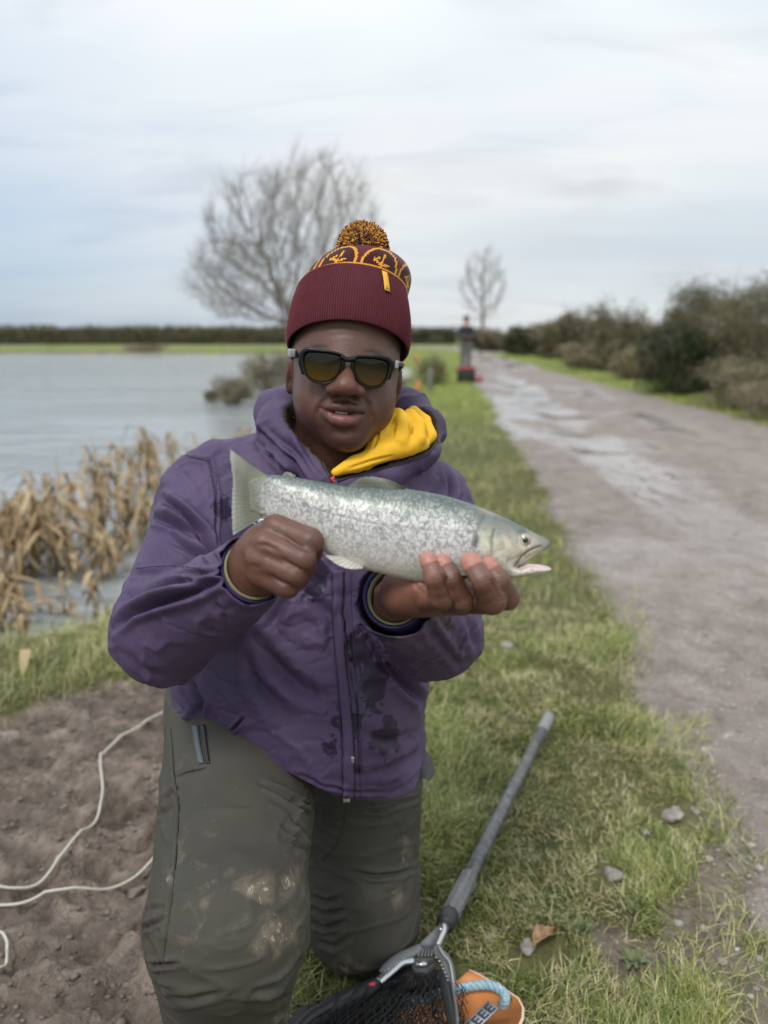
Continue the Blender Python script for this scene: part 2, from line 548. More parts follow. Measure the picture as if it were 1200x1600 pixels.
# ================================================================== THE SETTING
WATER_Z = -0.30
SHORE = [(-300, -12), (-60, 0.5), (-12, 2.2), (-5, 2.75), (-2.9, 2.95), (-2.1, 3.28), (-1.62, 3.52), (-1.30, 4.0), (-1.22, 5.2), (-1.42, 7), (-1.7, 10), (-2.0, 14),
         (-2.25, 19), (-2.3, 24), (-2.6, 34), (-3.5, 46), (-6, 56), (-14, 58), (-300, 58)]
road_l = [tuple(G(u, v)[:2]) for u, v in [(1200, 1590), (1112, 1400), (1046, 1250), (992, 1100), (928, 960), (892, 880), (842, 760), (792, 680), (747, 602), (716, 567)]]
road_r = [tuple(G(u, v)[:2]) for u, v in [(1240, 680), (1200, 668), (1100, 641), (1000, 615), (930, 597), (870, 581), (800, 562), (765, 553)]]
ROAD = [(0.42, -9), (0.5, 0.0)] + road_l + [(4.9, 47), (4.6, 60), (1.5, 68), (-14, 72), (-80, 74), (-80, 79), (-12, 77), (4, 74), (9, 64), (9.6, 52)][:] + road_r[::-1] + [(4.9, 5), (4.6, -9)]
MUD = [tuple(G(u, v)[:2]) for u, v in [(-500, 1170), (-120, 1165), (0, 1135), (80, 1100), (180, 1062), (300, 1055), (400, 1120), (450, 1220), (430, 1330), (455, 1450), (470, 1560), (480, 1700)]] + [(-0.05, 0.3), (-0.1, -4), (-5, -4), (-6, 1.4)]

def pdist(x, y, P, closed=True):
    d, _, _ = poly_dist(x, y, P, closed)
    return d
def zones(x, y):
    wob = 0.10 * fbm(x * 1.7, y * 1.7, 0, 3, 3) + 0.03 * fbm(x * 9, y * 9, 0, 4, 2)
    ds = pdist(x, y, SHORE, False); inw = inside_poly(x, y, SHORE)
    shore = np.where(inw, ds, -ds) + 0.5 * wob
    far = np.hypot(x, y)
    dr = pdist(x, y, ROAD); dr = np.where(inside_poly(x, y, ROAD), dr, -dr) + wob * (0.6 + .03 * far)
    dm = pdist(x, y, MUD); dm = np.where(inside_poly(x, y, MUD), dm, -dm) + wob
    # worn bare spots between the verge and the track
    bare = sstep(0.38, 0.75, fbm(x * 3.1, y * 3.1, 0, 11, 3) + 0.75 * np.exp(-((x - 0.62 - .06 * y) ** 2) / 0.02) * (y < 3.2)) * (far < 6)
    bare = bare * (1 - sstep(1.7, 2.1, y)) * sstep(.30, .42, x)
    return shore, dr, dm, bare
def rut(x, y):
    """wheel ruts and shallow hollows along the track: 0..1"""
    c = x - (0.65 + 0.085 * y)
    w = 0.12 * fbm(y * .25, 0, 0, 9, 2)
    return np.exp(-((c - 0.95 + w) / .30) ** 2) + 0.25 * np.exp(-((c - 2.55 + w) / .34) ** 2) - .5 * sstep(2.6, 3.4, c)
def gz(x, y):
    x = np.asarray(x, float); y = np.asarray(y, float)
    shore, dr, dm, bare = zones(x, y)
    far = np.hypot(x, y); near = 1 - sstep(5, 12, far)
    z = 0.025 * fbm(x * 1.1, y * 1.1, 0, 21, 3)
    mud = sstep(-.05, .12, dm); road = sstep(-.05, .15, dr)
    z = z + near * mud * (0.022 * fbm(x * 7, y * 11, 0, 31, 4) + 0.012 * np.abs(fbm(x * 33, y * 41, 0, 35, 4)) - 0.015)
    z = z + near * road * (0.009 * fbm(x * 16, y * 16, 0, 41, 4) + .008 * np.abs(fbm(x * 45, y * 45, 0, 42, 2)) - 0.012)
    z = z + near * (1 - mud) * (1 - road) * 0.018 * fbm(x * 9, y * 9, 0, 51, 3)
    z = z - road * 0.028 * np.maximum(rut(x, y), 0) * sstep(1.0, 5, far)
    for fx, fy, fr in ((-0.62, 1.75, .07), (-0.86, 1.52, .06), (-.55, 1.30, .06), (-.95, 2.0, .08), (1.12, 1.95, .05), (1.05, 1.62, .06), (1.30, 2.25, .06), (1.02, 1.2, .05)):
        q = np.exp(-(((x - fx) / fr) ** 2 + ((y - fy) / (fr * .8)) ** 2) ** 1.5)
        z = z - 0.03 * q + .010 * np.exp(-((np.hypot((x - fx) / fr, (y - fy) / (fr * .8)) - 1.35) / .25) ** 2)
    st1 = sstep(-.05, .05, fbm(x * 8 + 2, y * 13, 0, 36, 3)); st2 = sstep(-.05, .05, fbm(x * 19, y * 27, 0, 37, 2))
    z = z + near * mud * (.016 * st1 + .010 * st2 - .014) + near * road * (.006 * st2 * sstep(.0, .25, fbm(x * 2, y * 2, 0, 38, 2)))
    bank = sstep(0.0, 0.75, -shore)
    z = z * bank + WATER_Z * (1 - bank)
    z = z - 0.7 * sstep(0, 2.0, shore)
    z = z + sstep(0, 3, dr * 0 + 1) * 0
    hx = x - (6.6 + .085 * y)
    z = z + 0.25 * sstep(-.6, .6, hx) * (1 - sstep(2, 4, hx)) * (y > 3)
    return z
def axis_pts(lo, hi, step0, k, center):
    out = [center]; p = center; s = step0
    while p < hi: s = step0 + k * abs(p - center); p += s; out.append(p)
    p = center; left = []
    while p > lo: s = step0 + k * abs(p - center); p -= s; left.append(p)
    return np.array(left[::-1] + out)
gx = np.concatenate([axis_pts(-400, -1.3, .014, .026, -1.3)[:-1], np.arange(-1.3, 1.5, .0125), axis_pts(1.5, 400, .0125, .022, 1.5)])
gy = np.concatenate([axis_pts(-400, 0.9, .02, .12, 0.9)[:-1], np.arange(0.9, 2.6, .0125), axis_pts(2.6, 700, .0125, .0165, 2.6)])
gx = np.unique(gx[(np.abs(gx) < 420)]); gy = np.unique(gy)
GX, GY = np.meshgrid(gx, gy, indexing='ij')
fxx, fyy = GX.ravel(), GY.ravel()
_sh, _dr, _dm, _ba = zones(fxx, fyy)
gzz = gz(fxx, fyy)
roadm = sstep(-.04, .10, _dr); mudm = sstep(-.03, .10, _dm) * (1 - roadm)
mudm = np.maximum(mudm, sstep(-.35, -.05, _sh) * (1 - roadm) * (_sh < .5))
bare_ = _ba * (1 - roadm) * (1 - mudm)
# wet: shallow puddles and slick wheel tracks on the road
rr = rut(fxx, fyy)
pn = fbm(fxx * .9, fyy * .30, 0, 61, 4)
wet = roadm * sstep(0.10, 0.50, rr * .75 + .9 * pn) * sstep(2.2, 6.5, fyy) * (1 - sstep(1.9, 2.7, fxx - .65 - .085 * fyy))
wet = np.maximum(wet, roadm * sstep(.62, .8, pn + .3) * sstep(2.5, 5, fyy) * .8 * (1 - sstep(1.6, 2.3, fxx - .65 - .085 * fyy)))
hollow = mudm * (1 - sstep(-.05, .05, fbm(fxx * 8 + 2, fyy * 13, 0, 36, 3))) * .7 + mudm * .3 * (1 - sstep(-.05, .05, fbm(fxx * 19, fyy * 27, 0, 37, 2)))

mG = Mat('ground', rough=.9)
P_ = mG.geo()
n1 = mG.noise(2.2, 5, .6, vec=P_); n2 = mG.noise(38, 4, .6, vec=P_); n3 = mG.noise(160, 3, .6, vec=P_)
grassc = mG.ramp(n2, [(.25, (.075, .10, .018)), (.5, (.17, .205, .035)), (.7, (.25, .275, .06)), (.85, (.30, .28, .12))])
grassb = mG.ramp(n1, [(.35, (.75, .85, .7)), (.65, (1.15, 1.1, .95))])
grassc = mG.mix(1.0, grassc, grassb, 'MULTIPLY')
soil = mG.ramp(n2, [(.25, (.070, .052, .042)), (.5, (.165, .128, .105)), (.75, (.30, .245, .21))])
clodc = mG.ramp(mG.noise(24, 6, .75, .4, vec=P_), [(.38, (.045, .034, .028)), (.48, (.17, .132, .105)), (.58, (.26, .205, .168)), (.72, (.45, .37, .31))])
mud = mG.mix(.45, clodc, mG.ramp(mG.noise(9, 5, .65, vec=P_), [(.3, (.10, .075, .057)), (.55, (.235, .182, .147)), (.8, (.38, .31, .26))]))
sp = mG.voro(70, vec=P_)
roadc = mG.ramp(mG.noise(5, 6, .65, vec=P_), [(.3, (.19, .155, .135)), (.5, (.30, .255, .23)), (.62, (.35, .30, .275)), (.8, (.45, .40, .37))])
roadc = mG.mix(mG.ramp(n3, [(.42, 0.0), (.70, .7)]), roadc, (.10, .078, .066))
roadc = mG.mix(mG.ramp(mG.noise(55, 2, vec=P_), [(.66, 0.0), (.72, .6)]), roadc, (.62, .59, .55))
aw, am, ar, ab = mG.attr('wet'), mG.attr('mud'), mG.attr('road'), mG.attr('bare')
undersoil = mG.mix(.72, grassc, (.085, .070, .042))
c = mG.mix(ab, undersoil, soil)
fa = mG.attr('far')
c = mG.mix(mG.math('MULTIPLY', fa, mG.math('SUBTRACT', 1.0, ab)), c, grassc)
roadc = mG.mix(mG.ramp(mG.noise(13, 6, .75, .5, vec=P_), [(.50, 0.0), (.66, .55)]), roadc, (.13, .10, .085))
c = mG.mix(am, c, mud); c = mG.mix(ar, c, roadc)
c = mG.mix(mG.math('MULTIPLY', aw, .25), c, (.22, .19, .17))
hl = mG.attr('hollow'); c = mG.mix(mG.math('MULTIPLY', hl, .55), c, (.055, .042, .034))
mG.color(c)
mudwet = mG.ramp(mG.noise(6, 4, vec=P_), [(.42, .85), (.62, .38)])
r_ = mG.mix(am, (.9, .9, .9), mudwet)
r_ = mG.mix(ar, r_, mG.ramp(n1, [(.4, .8), (.7, .5)]))
r_ = mG.mix(aw, r_, (.11, .11, .11))
mG.setin(mG.b, 'Specular IOR Level', mG.math('ADD', .35, mG.math('MULTIPLY', aw, .6)))
mG.rough(r_)
hb = mG.math('ADD', mG.math('ADD', mG.math('MULTIPLY', n3, .5), n2), mG.math('MULTIPLY', mG.math('MULTIPLY', mG.voro(26, vec=P_), am), 1.2))
b_ = mG.n('ShaderNodeBump'); b_.inputs['Distance'].default_value = .018
mG.setin(b_, 'Strength', mG.math('SUBTRACT', .8, mG.math('MULTIPLY', aw, .77)))
mG.l(hb, b_.inputs['Height']); mG.l(b_.outputs[0], mG.b.inputs['Normal'])
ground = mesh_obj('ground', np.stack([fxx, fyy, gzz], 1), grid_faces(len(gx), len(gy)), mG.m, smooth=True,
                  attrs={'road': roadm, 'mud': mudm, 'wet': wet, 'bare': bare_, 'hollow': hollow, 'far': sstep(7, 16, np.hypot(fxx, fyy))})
# grid_faces runs x-major: make sure the faces look up
if ground.data.polygons[0].normal.z < 0: ground.data.flip_normals()
tag(ground, kind='structure')

# pond
mWt = Mat('pond_water', (.27, .295, .30), rough=.10, spec=.9)
Pw = mWt.geo()
wv = mWt.noise(1.0, 4, .55, .3, vec=mWt.map((1.1, 3.4, 1), vec=Pw))
wv2 = mWt.noise(1.0, 3, .6, .2, vec=mWt.map((7, 19, 1), vec=Pw))
wv3 = mWt.noise(1.0, 2, .5, vec=mWt.map((.12, .45, 1), vec=Pw))
calm = mWt.ramp(wv3, [(.35, .25), (.65, 1.0)])
mWt.bump(mWt.math('MULTIPLY', mWt.math('ADD', mWt.math('MULTIPLY', wv, 1.0), mWt.math('MULTIPLY', wv2, .16)), calm), .9, .14)
wx = np.concatenate([-np.geomspace(300, 1.0, 60), [0.5]]); wy = np.concatenate([[-20, 0], np.geomspace(1.5, 60, 60)])
WX, WY = np.meshgrid(wx, wy, indexing='ij')
water = mesh_obj('pond_water', np.stack([WX.ravel(), WY.ravel(), np.full(WX.size, WATER_Z - .004)], 1), grid_faces(len(wx), len(wy))[:, ::-1], mWt.m)
if water.data.polygons[0].normal.z < 0: water.data.flip_normals()
tag(water, kind='structure')

# ------------------------------------------------------------------ grass
def blades(P, L, wd, lean, az, tint, curl=.9, segs=3):
    """ribbon blades: P root (n,3), L length, wd width, lean start angle from vertical, az direction"""
    n = len(P); rows = segs + 1
    V = np.zeros((n, rows, 2, 3)); dirh = np.stack([np.cos(az), np.sin(az), 0 * az], 1)
    sid = np.stack([-np.sin(az), np.cos(az), 0 * az], 1)
    tw = rng.normal(0, .5, n)
    sid = sid * np.cos(tw)[:, None] + np.array([0, 0, 1]) * np.sin(tw)[:, None] * .5
    pos = P.copy(); ang = lean.copy()
    for k in range(rows):
        w = wd * (1 - (k / segs) ** 1.6 * .93) * .5
        V[:, k, 0] = pos - sid * w[:, None]; V[:, k, 1] = pos + sid * w[:, None]
        st = L / segs
        pos = pos + (dirh * np.sin(ang)[:, None] + np.array([0, 0, 1]) * np.cos(ang)[:, None]) * st[:, None]
        ang = np.clip(ang + curl / segs * (0.5 + rng.random(n)), 0, 2.2)
    V[..., 2] = np.maximum(V[..., 2], P[:, None, None, 2] - .002)
    b = (np.arange(n) * rows * 2)[:, None]
    F = np.concatenate([b + np.array([[2 * k, 2 * k + 1, 2 * k + 3, 2 * k + 2]]) for k in range(segs)])
    return V.reshape(-1, 3), F, np.repeat(tint, rows * 2)
mGr = Mat('grass_blade', rough=.5, spec=.3)
tt_ = mGr.attr('tint')
mGr.color(mGr.ramp(tt_, [(0.0, (.032, .052, .014)), (.3, (.095, .135, .030)), (.55, (.205, .250, .058)), (.75, (.35, .36, .12)), (.88, (.50, .44, .22)), (1.0, (.60, .53, .37))]))
mGr.b.inputs['Subsurface Weight'].default_value = 0
def grass_points(n, y0, y1, xl, xr, power=2.0):
    u = rng.random(n)
    y = 1 / (1 / y0 + u * (1 / y1 - 1 / y0)) if power == 2 else y0 * (y1 / y0) ** u
    x = (xl + (xr - xl) * rng.random(n)) * np.maximum(y, 1.2)
    return x, y
def make_grass(name, n, y0, y1, xl, xr, size, far=False, power=2.0, dull=0.0):
    x, y = grass_points(n, y0, y1, xl, xr, power)
    shore, dr, dm, bare = zones(x, y)
    clump = fbm(x * 5, y * 5, 0, 71, 3); broad = fbm(x * .9, y * .9, 0, 72, 3)
    dens = 1.0 * (dr < .03) * (dm < .02) * (1 - .93 * bare) * (shore < -.12)
    for su, sv, sr in ((1052, 1284, .075), (1090, 1286, .04), (955, 1386, .05), (823, 1500, .045), (850, 1492, .05), (1008, 1318, .03), (790, 1020, .08), (985, 1512, .03)):
        q_ = G(su, sv); dens = dens * (np.hypot(x - q_[0], (y - q_[1] + .01)) > sr)
    dens = dens * (.35 + .65 * sstep(-.75, .1, clump + .2)) * ~inside_poly(x, y, NETZONE)
    fringe = (dr >= .03) * (dr < .12 + .1 * clump) * .22 + (dm >= .02) * (dm < .12) * .15
    keep = rng.random(n) < dens + fringe * (shore < -.1)
    x, y = x[keep], y[keep]; clump, broad = clump[keep], broad[keep]; m = len(x)
    z = gz(x, y) - .004
    d = np.hypot(x, y)
    L = size * (0.35 + rng.random(m) ** 1.5 * 1.1) * (1 + .5 * np.clip(clump, -.5, 1))
    wd = np.maximum(.0012 + .0018 * rng.random(m), d * .00085)
    lean = np.abs(rng.normal(.75, .55, m)); az = fbm(x * 2, y * 2, 0, 73, 2) * 4 + rng.normal(0, 1.3, m)
    t = np.clip(.45 + .16 * broad + .20 * clump + rng.normal(0, .20, m) - .04, 0, 1)
    straw = rng.random(m) < .17 + .28 * (clump < -.02) * (d < 4)
    t = np.where(straw, .82 + .18 * rng.random(m), np.minimum(t, .80))
    t = np.where(d > 3.5, np.clip(t + .06, 0, .86), t)
    if dull: t = np.where(rng.random(m) < dull, .80 + .2 * rng.random(m), t * (1 - .35 * dull * 2))
    V, F, T = blades(np.stack([x, y, z], 1), L, wd, lean, az, t, 1.1, 2 if far else 3)
    return tag(mesh_obj(name, V, F, mGr.m, attrs={'tint': T}, smooth=False), kind='stuff')
NETZONE = [tuple(G(a, b)[:2]) for a, b in [(560, 1560), (610, 1530), (655, 1490), (700, 1490), (725, 1520), (760, 1530), (822, 1580), (800, 1700), (430, 1800), (430, 1640)]]
near_grass = make_grass('grass', 230000, .95, 3.2, -.12, .62, .042, power=1)
tag(near_grass, 'short tufted green and straw coloured grass on the verge beside the kneeling man', 'grass', kind='stuff')
o_ = make_grass('grass', 70000, 3.2, 30, -.5, .62, .085, True, power=1)
tag(o_, 'distant green grass strip between pond and track', 'grass', kind='stuff')
o_ = make_grass('grass', 26000, 2.2, 4.4, -.62, -.1, .080, True, power=1, dull=.28)
tag(o_, 'bright green grass along the pond edge behind the bare mud', 'grass', kind='stuff')
# sparse tufts inside the mud between the legs
x = rng.uniform(-.18, .05, 1300); y = rng.uniform(1.15, 1.5, 1300)
Vg, Fg, Tg = blades(np.stack([x, y, gz(x, y) - .003], 1), rng.uniform(.03, .09, 1300), rng.uniform(.002, .0035, 1300), np.abs(rng.normal(.9, .4, 1300)), rng.uniform(0, 6.3, 1300), np.clip(rng.normal(.6, .2, 1300), 0, 1))
tag(mesh_obj('grass', Vg, Fg, mGr.m, attrs={'tint': Tg}, smooth=False), 'flattened mixed grass on the ground between the kneeling man\'s knees', 'grass', kind='stuff')

# loose gravel chips on the track edge
def stone_mesh(r, seed, flat=.6, sub=2, rough_=.25):
    bm = bmesh.new(); bmesh.ops.create_icosphere(bm, subdivisions=sub, radius=1)
    V = np.array([q.co[:] for q in bm.verts]); F = np.array([[q.index for q in f.verts] for f in bm.faces]); bm.free()
    k = 1 + rough_ * fbm(V[:, 0] * 1.3 + seed, V[:, 1] * 1.3, V[:, 2] * 1.3, seed, 3)
    V = V * k[:, None]
    rs = np.random.default_rng(seed)
    for _ in range(5):                              # broken facets
        nn = unit(rs.normal(size=3)); dd = .72 + .15 * rs.random(); p = V @ nn
        V = V - np.maximum(p - dd, 0)[:, None] * nn * .9
    return V * np.array([1, .75 + .2 * rs.random(), flat]) * r, F
gm = MB()
for i in range(900):
    y = 1.1 * (6.0 / 1.1) ** random.random(); x = (.42 + .62 * random.random()) * max(y, 1.3)
    sh, dr, dm, ba = zones(np.array([x]), np.array([y]))
    if dr[0] < -.12: continue
    V, F = stone_mesh(random.choice([.004, .005, .006, .008, .012]), i, .6, 1)
    gm.add(V + np.array([x, y, float(gz(x, y)) + .002]), F, a=random.random())
mSt = Mat('pebble', rough=.75)
mSt.color(mSt.mix(mSt.noise(60, 3), mSt.ramp(mSt.attr('tint'), [(0, (.20, .17, .15)), (.5, (.38, .35, .32)), (.8, (.6, .57, .53)), (1, (.30, .24, .19))]), (.3, .27, .25)))
tag(gm.build('gravel', mSt.m, attr='tint', smooth=False), 'loose pale gravel chips scattered along the muddy track edge', 'gravel', kind='stuff')
# crumbs of mud at the left
gm = MB()
for i in range(1500):
    x = -1.25 + 1.0 * random.random(); y = 1.0 + 1.5 * random.random()
    if not inside_poly(np.array([x]), np.array([y]), MUD)[0]: continue
    V, F = stone_mesh(random.choice([.003, .004, .005, .007, .010]), i + 900, .6, 1, .5)
    gm.add(V + np.array([x, y, float(gz(x, y)) + .001]), F)
mCl = Mat('mud_crumb', rough=.7); mCl.color(mCl.ramp(mCl.noise(40, 3), [(.3, (.10, .075, .06)), (.7, (.21, .165, .14))]))
tag(gm.build('mud', mCl.m, smooth=False), 'crumbled clods of trodden brown mud beside the kneeling man', 'mud', kind='stuff')

mStone = Mat('field_stone', rough=.8)
mStone.color(mStone.ramp(mStone.noise(30, 5, .7), [(.3, (.12, .105, .09)), (.5, (.26, .24, .21)), (.75, (.42, .40, .37))]))
mStone.bump(mStone.noise(90, 4, .7), .6, .003)
for u, v, r, lab, fl in [(1052, 1284, .030, 'flat grey stone, largest one at the edge of the grass verge', .5),
                         (1087, 1284, .011, 'small pale stone immediately right of the largest flat grey stone', .6),
                         (955, 1384, .022, 'rounded light grey stone lying in the grass, below the largest flat stone', .8),
                         (823, 1498, .017, 'angular grey stone beside the brown leaf near the orange board', .9),
                         (766, 1472, .020, 'half buried flat grey stone in grass right of the landing net grip', .35),
                         (1008, 1316, .012, 'tiny pale stone on bare soil left of the largest flat stone', .6),
                         (210, 1388, .020, 'muddy brown stone against the trouser leg on the left', .8),
                         (1163, 1358, .009, 'tiny white stone out on the muddy track', .7),
                         (790, 1016, .030, 'pale flat stone in the grass verge level with the far elbow', .35)]:
    p = G(u, v); V, F = stone_mesh(r, int(u) + 5, fl, 3, .42)
    a = random.random() * 6; c, s = math.cos(a), math.sin(a)
    V = V @ np.array([[c, s, 0], [-s, c, 0], [0, 0, 1]])
    z0 = float(gz(p[0], p[1]))
    o = mesh_obj('stone', V, F, (mCl if 'muddy brown' in lab else mStone).m, smooth=False); o.location = (p[0], p[1], z0 + r * fl * .45)
    tag(o, lab, 'stone')
# curled brown leaf
p = G(850, 1490); lf = []
for i in range(9):
    for j in range(5):
        s, w = i / 8, (j - 2) / 2
        wd = .018 * math.sin(math.pi * min(1, s * .97 + .02)) ** .7
        lf.append((s * .075 - .037, w * wd, .010 + .012 * w * w + .01 * math.sin(s * 5)))
lf = np.array(lf) @ np.array([[.7, .7, 0], [-.7, .7, 0], [0, 0, 1]])
mLf = Mat('dead_leaf', rough=.6); mLf.color(mLf.ramp(mLf.noise(60, 4), [(.3, (.16, .08, .035)), (.6, (.36, .22, .11)), (.8, (.5, .38, .22))]))
o = mesh_obj('leaf', lf, grid_faces(9, 5), mLf.m); o.location = (p[0], p[1], float(gz(p[0], p[1])) + .006)
m_ = o.modifiers.new('thick', 'SOLIDIFY'); m_.thickness = .0012
tag(o, 'curled brown dead leaf on bare soil right of the orange board', 'leaf')
# low broad-leaved weeds in the verge
mWd = Mat('weed_leaf', rough=.55); mWd.color(mWd.ramp(mWd.noise(50, 3), [(.3, (.07, .095, .035)), (.7, (.15, .18, .075))]))
for wi, (u, v, r, lab) in enumerate([(985, 1512, .045, 'low weed with grey green lobed leaves in the verge, nearest the bottom right'),
                     (905, 1470, .035, 'small leafy green weed left of the low lobed one'), (985, 1440, .030, 'small weed with rounded leaves below the light grey stone')]):
    p = G(u, v); root = empty('weed_plant', (p[0], p[1], float(gz(p[0], p[1])))); tag(root, lab, 'weed')
    for k in range(9):
        a = k * 2.4 + wi; L = r * (.5 + .35 * random.random()); V = []
        for i in range(8):
            s = i / 7; wv_ = L * .22 * math.sin(math.pi * (.1 + .88 * s)) * (1 + .35 * math.sin(s * 24))
            for q in (-1, 0, 1):
                V.append((s * L, q * wv_, .006 + .35 * L * math.sin(s * 2.4) - (.12 * L if q == 0 else 0)))
        c, s_ = math.cos(a), math.sin(a); V = np.array(V) @ np.array([[c, s_, 0], [-s_, c, 0], [0, 0, 1]])
        o = mesh_obj('leaf', V, grid_faces(8, 3), mWd.m); o.parent = root

# ------------------------------------------------------------------ dead reeds in the pond margin
mRd = Mat('reed', rough=.7)
mRd.color(mRd.mix(mRd.noise(25, 3), mRd.ramp(mRd.attr('tint'), [(0, (.12, .075, .035)), (.35, (.30, .205, .105)), (.7, (.46, .34, .19)), (.9, (.56, .45, .29)), (1, (.28, .26, .08))]), (.30, .21, .11)))
def reed_clump(p, h, rad, n, lab, grp='clumps of dead reeds standing in the pond margin', stand=.35):
    mb = MB()
    def leaf(b, az, el, L, wd, kink, N=7):
        pts = [b]; d = np.array([math.cos(az) * math.sin(el), math.sin(az) * math.sin(el), math.cos(el)])
        for k in range(N):
            if k / N < kink <= (k + 1) / N:
                e2 = random.uniform(1.7, 2.9); a2 = az + random.uniform(-.7, .7)
                d = np.array([math.cos(a2) * math.sin(e2), math.sin(a2) * math.sin(e2), math.cos(e2)])
            d = unit(d + np.array([0, 0, -.10])); q = pts[-1] + d * L / N
            q[2] = max(q[2], WATER_Z + .004); pts.append(q)
        pts = np.array(pts); sd = unit(np.array([-math.sin(az), math.cos(az), random.uniform(-.4, .4)]))
        w = wd * np.array([.6, .95, 1, 1, .95, .8, .55, .12])[:, None]
        mb.add(np.stack([pts - sd * w, pts + sd * w + np.array([0, 0, .003])], 1).reshape(-1, 3), grid_faces(N + 1, 2), a=min(1, max(0, random.gauss(.52, .24))))
    for i in range(max(3, int(n * .11))):
        a = random.random() * 6.28; rr_ = rad * random.random() ** .7
        b = np.array([p[0] + rr_ * math.cos(a), p[1] + rr_ * math.sin(a) * .8, p[2] - .05])
        H = h * random.uniform(.45, 1.0) * (1 - .35 * rr_ / rad); az = random.random() * 6.28; el = random.uniform(0, .22)
        top = b + np.array([math.cos(az) * math.sin(el), math.sin(az) * math.sin(el), math.cos(el)]) * H
        V, F = tube([b, (b + top) / 2 + np.array([random.gauss(0, .01), 0, 0]), top], [.006, .0055, .003], 5); mb.add(V, F, a=random.uniform(.1, .5))
        for k in range(random.randint(4, 7)):
            f_ = random.uniform(.35, .95); leaf(b + (top - b) * f_, random.random() * 6.28, random.uniform(.2, 1.1), H * random.uniform(.35, .75), random.uniform(.008, .018), random.uniform(.12, .6))
    for i in range(int(n * .08)):
        a = random.random() * 6.28; rr_ = rad * 1.2 * random.random() ** .6
        leaf(np.array([p[0] + rr_ * math.cos(a), p[1] + rr_ * math.sin(a) * .8, p[2] - .03]), random.random() * 6.28, random.uniform(.1, 1.2), h * random.uniform(.3, .8), random.uniform(.007, .015), random.uniform(.3, .9))
    o = mb.build('reed_clump', mRd.m, attr='tint', smooth=False)
    return tag(o, lab, 'reeds', grp)
RC = [(20, 945, 800, .22, 70), (-30, 1000, 860, .25, 80), (60, 1010, 905, .10, 30), (-40, 905, 705, .30, 120), (35, 900, 715, .30, 130), (100, 890, 690, .28, 130), (60, 830, 700, .35, 120), (-20, 830, 720, .22, 90), (150, 850, 660, .25, 110), (185, 800, 655, .25, 100),
      (215, 850, 680, .22, 90), (170, 905, 800, .20, 60), (235, 760, 650, .30, 90), (280, 740, 640, .35, 90), (325, 730, 655, .35, 80), (375, 720, 650, .22, 60), (150, 965, 870, .12, 22), (75, 960, 860, .15, 22), (10, 985, 890, .11, 50), (25, 1070, 985, .14, 60)]
names_ = {1: 'broken tan reed clump second from the left edge, in front of taller ones', 2: 'tan reed clump at the pond margin, third from the left edge', 3: 'reed clump farther out behind the left edge clumps', 4: 'sparse reed clump far out at the extreme left edge',
         6: 'tan reed clump just right of and behind the tallest clump', 7: 'bent reed clump nearest the man\'s shoulder in the shallow water', 8: 'short sparse reed tuft below the bent clump near the sleeve', 9: 'upright far reed clump with open water on its left',
         10: 'far reed clump between the upright one and the man', 11: 'small far reed clump close to the man\'s shoulder line', 14: 'thin sprig of reeds in open water near the bank at left', 15: 'brown reed tuft at the very edge of the grass bank', 0: 'dense clump of broken tan reeds cut by the left edge of the view', 13: 'thin clump of drooping reed leaves nearest the muddy bank', 16: 'low tangle of dead reed leaves on the grassy bank at far left',
         5: 'tall upright clump of tan reeds, highest of those left of the man', 12: 'pale reed clump just behind the man\'s shoulder'}
names = {k + 3: v for k, v in names_.items()}; names.update({0: 'drooping reed clump low in the water at left, below the dense clumps', 1: 'reed clump cut by the left edge just above the grass bank', 2: 'small reed tuft at the waterline beside the grass bank'})
for i, (u, vb, vt, rad, n) in enumerate(RC):
    zb = WATER_Z if i < 19 else -.05
    p = G(u, vb, zb); t = PX(p[None])[2][0]
    h = (vb - vt) / F_PX * t * 1.05
    reed_clump(p, h, rad, n, names.get(i, 'clump of broken tan dead reeds standing in the shallow pond margin'), stand=.3)

# ------------------------------------------------------------------ trees and bushes
def colonize(root, attract, trunk_h, step, infl, kill, trunk_dir=(0, 0, 1), iters=120, up=.12, seed=1):
    rg = np.random.default_rng(seed)
    A = np.array(attract); N = [np.array(root, float)]; par = [-1]
    for i in range(int(trunk_h / step)):
        N.append(N[-1] + unit(np.array(trunk_dir) + rg.normal(0, .06, 3)) * step); par.append(len(N) - 2)
    nd = np.full(len(A), 1e9); ni = np.zeros(len(A), int)
    def upd(k0):
        for k in range(k0, len(N)):
            d = np.linalg.norm(A - N[k], axis=1); m = d < nd; nd[m] = d[m]; ni[m] = k
    upd(0)
    for it in range(iters):
        k0 = len(N)
        act = nd < (infl if it > 12 else 1e8)
        if not act.any(): break
        for k in np.unique(ni[act]):
            m = act & (ni == k)
            D = (A[m] - N[k]); D /= np.linalg.norm(D, axis=1)[:, None] + 1e-9
            d = D.sum(0) / m.sum()
            d = unit(unit(d) + np.array([0, 0, up]) + rg.normal(0, .16, 3))
            N.append(N[k] + d * step); par.append(int(k))
        upd(k0)
        alive = nd > kill
        A, nd, ni = A[alive], nd[alive], ni[alive]
        if not len(A): break
    return np.array(N), np.array(par)
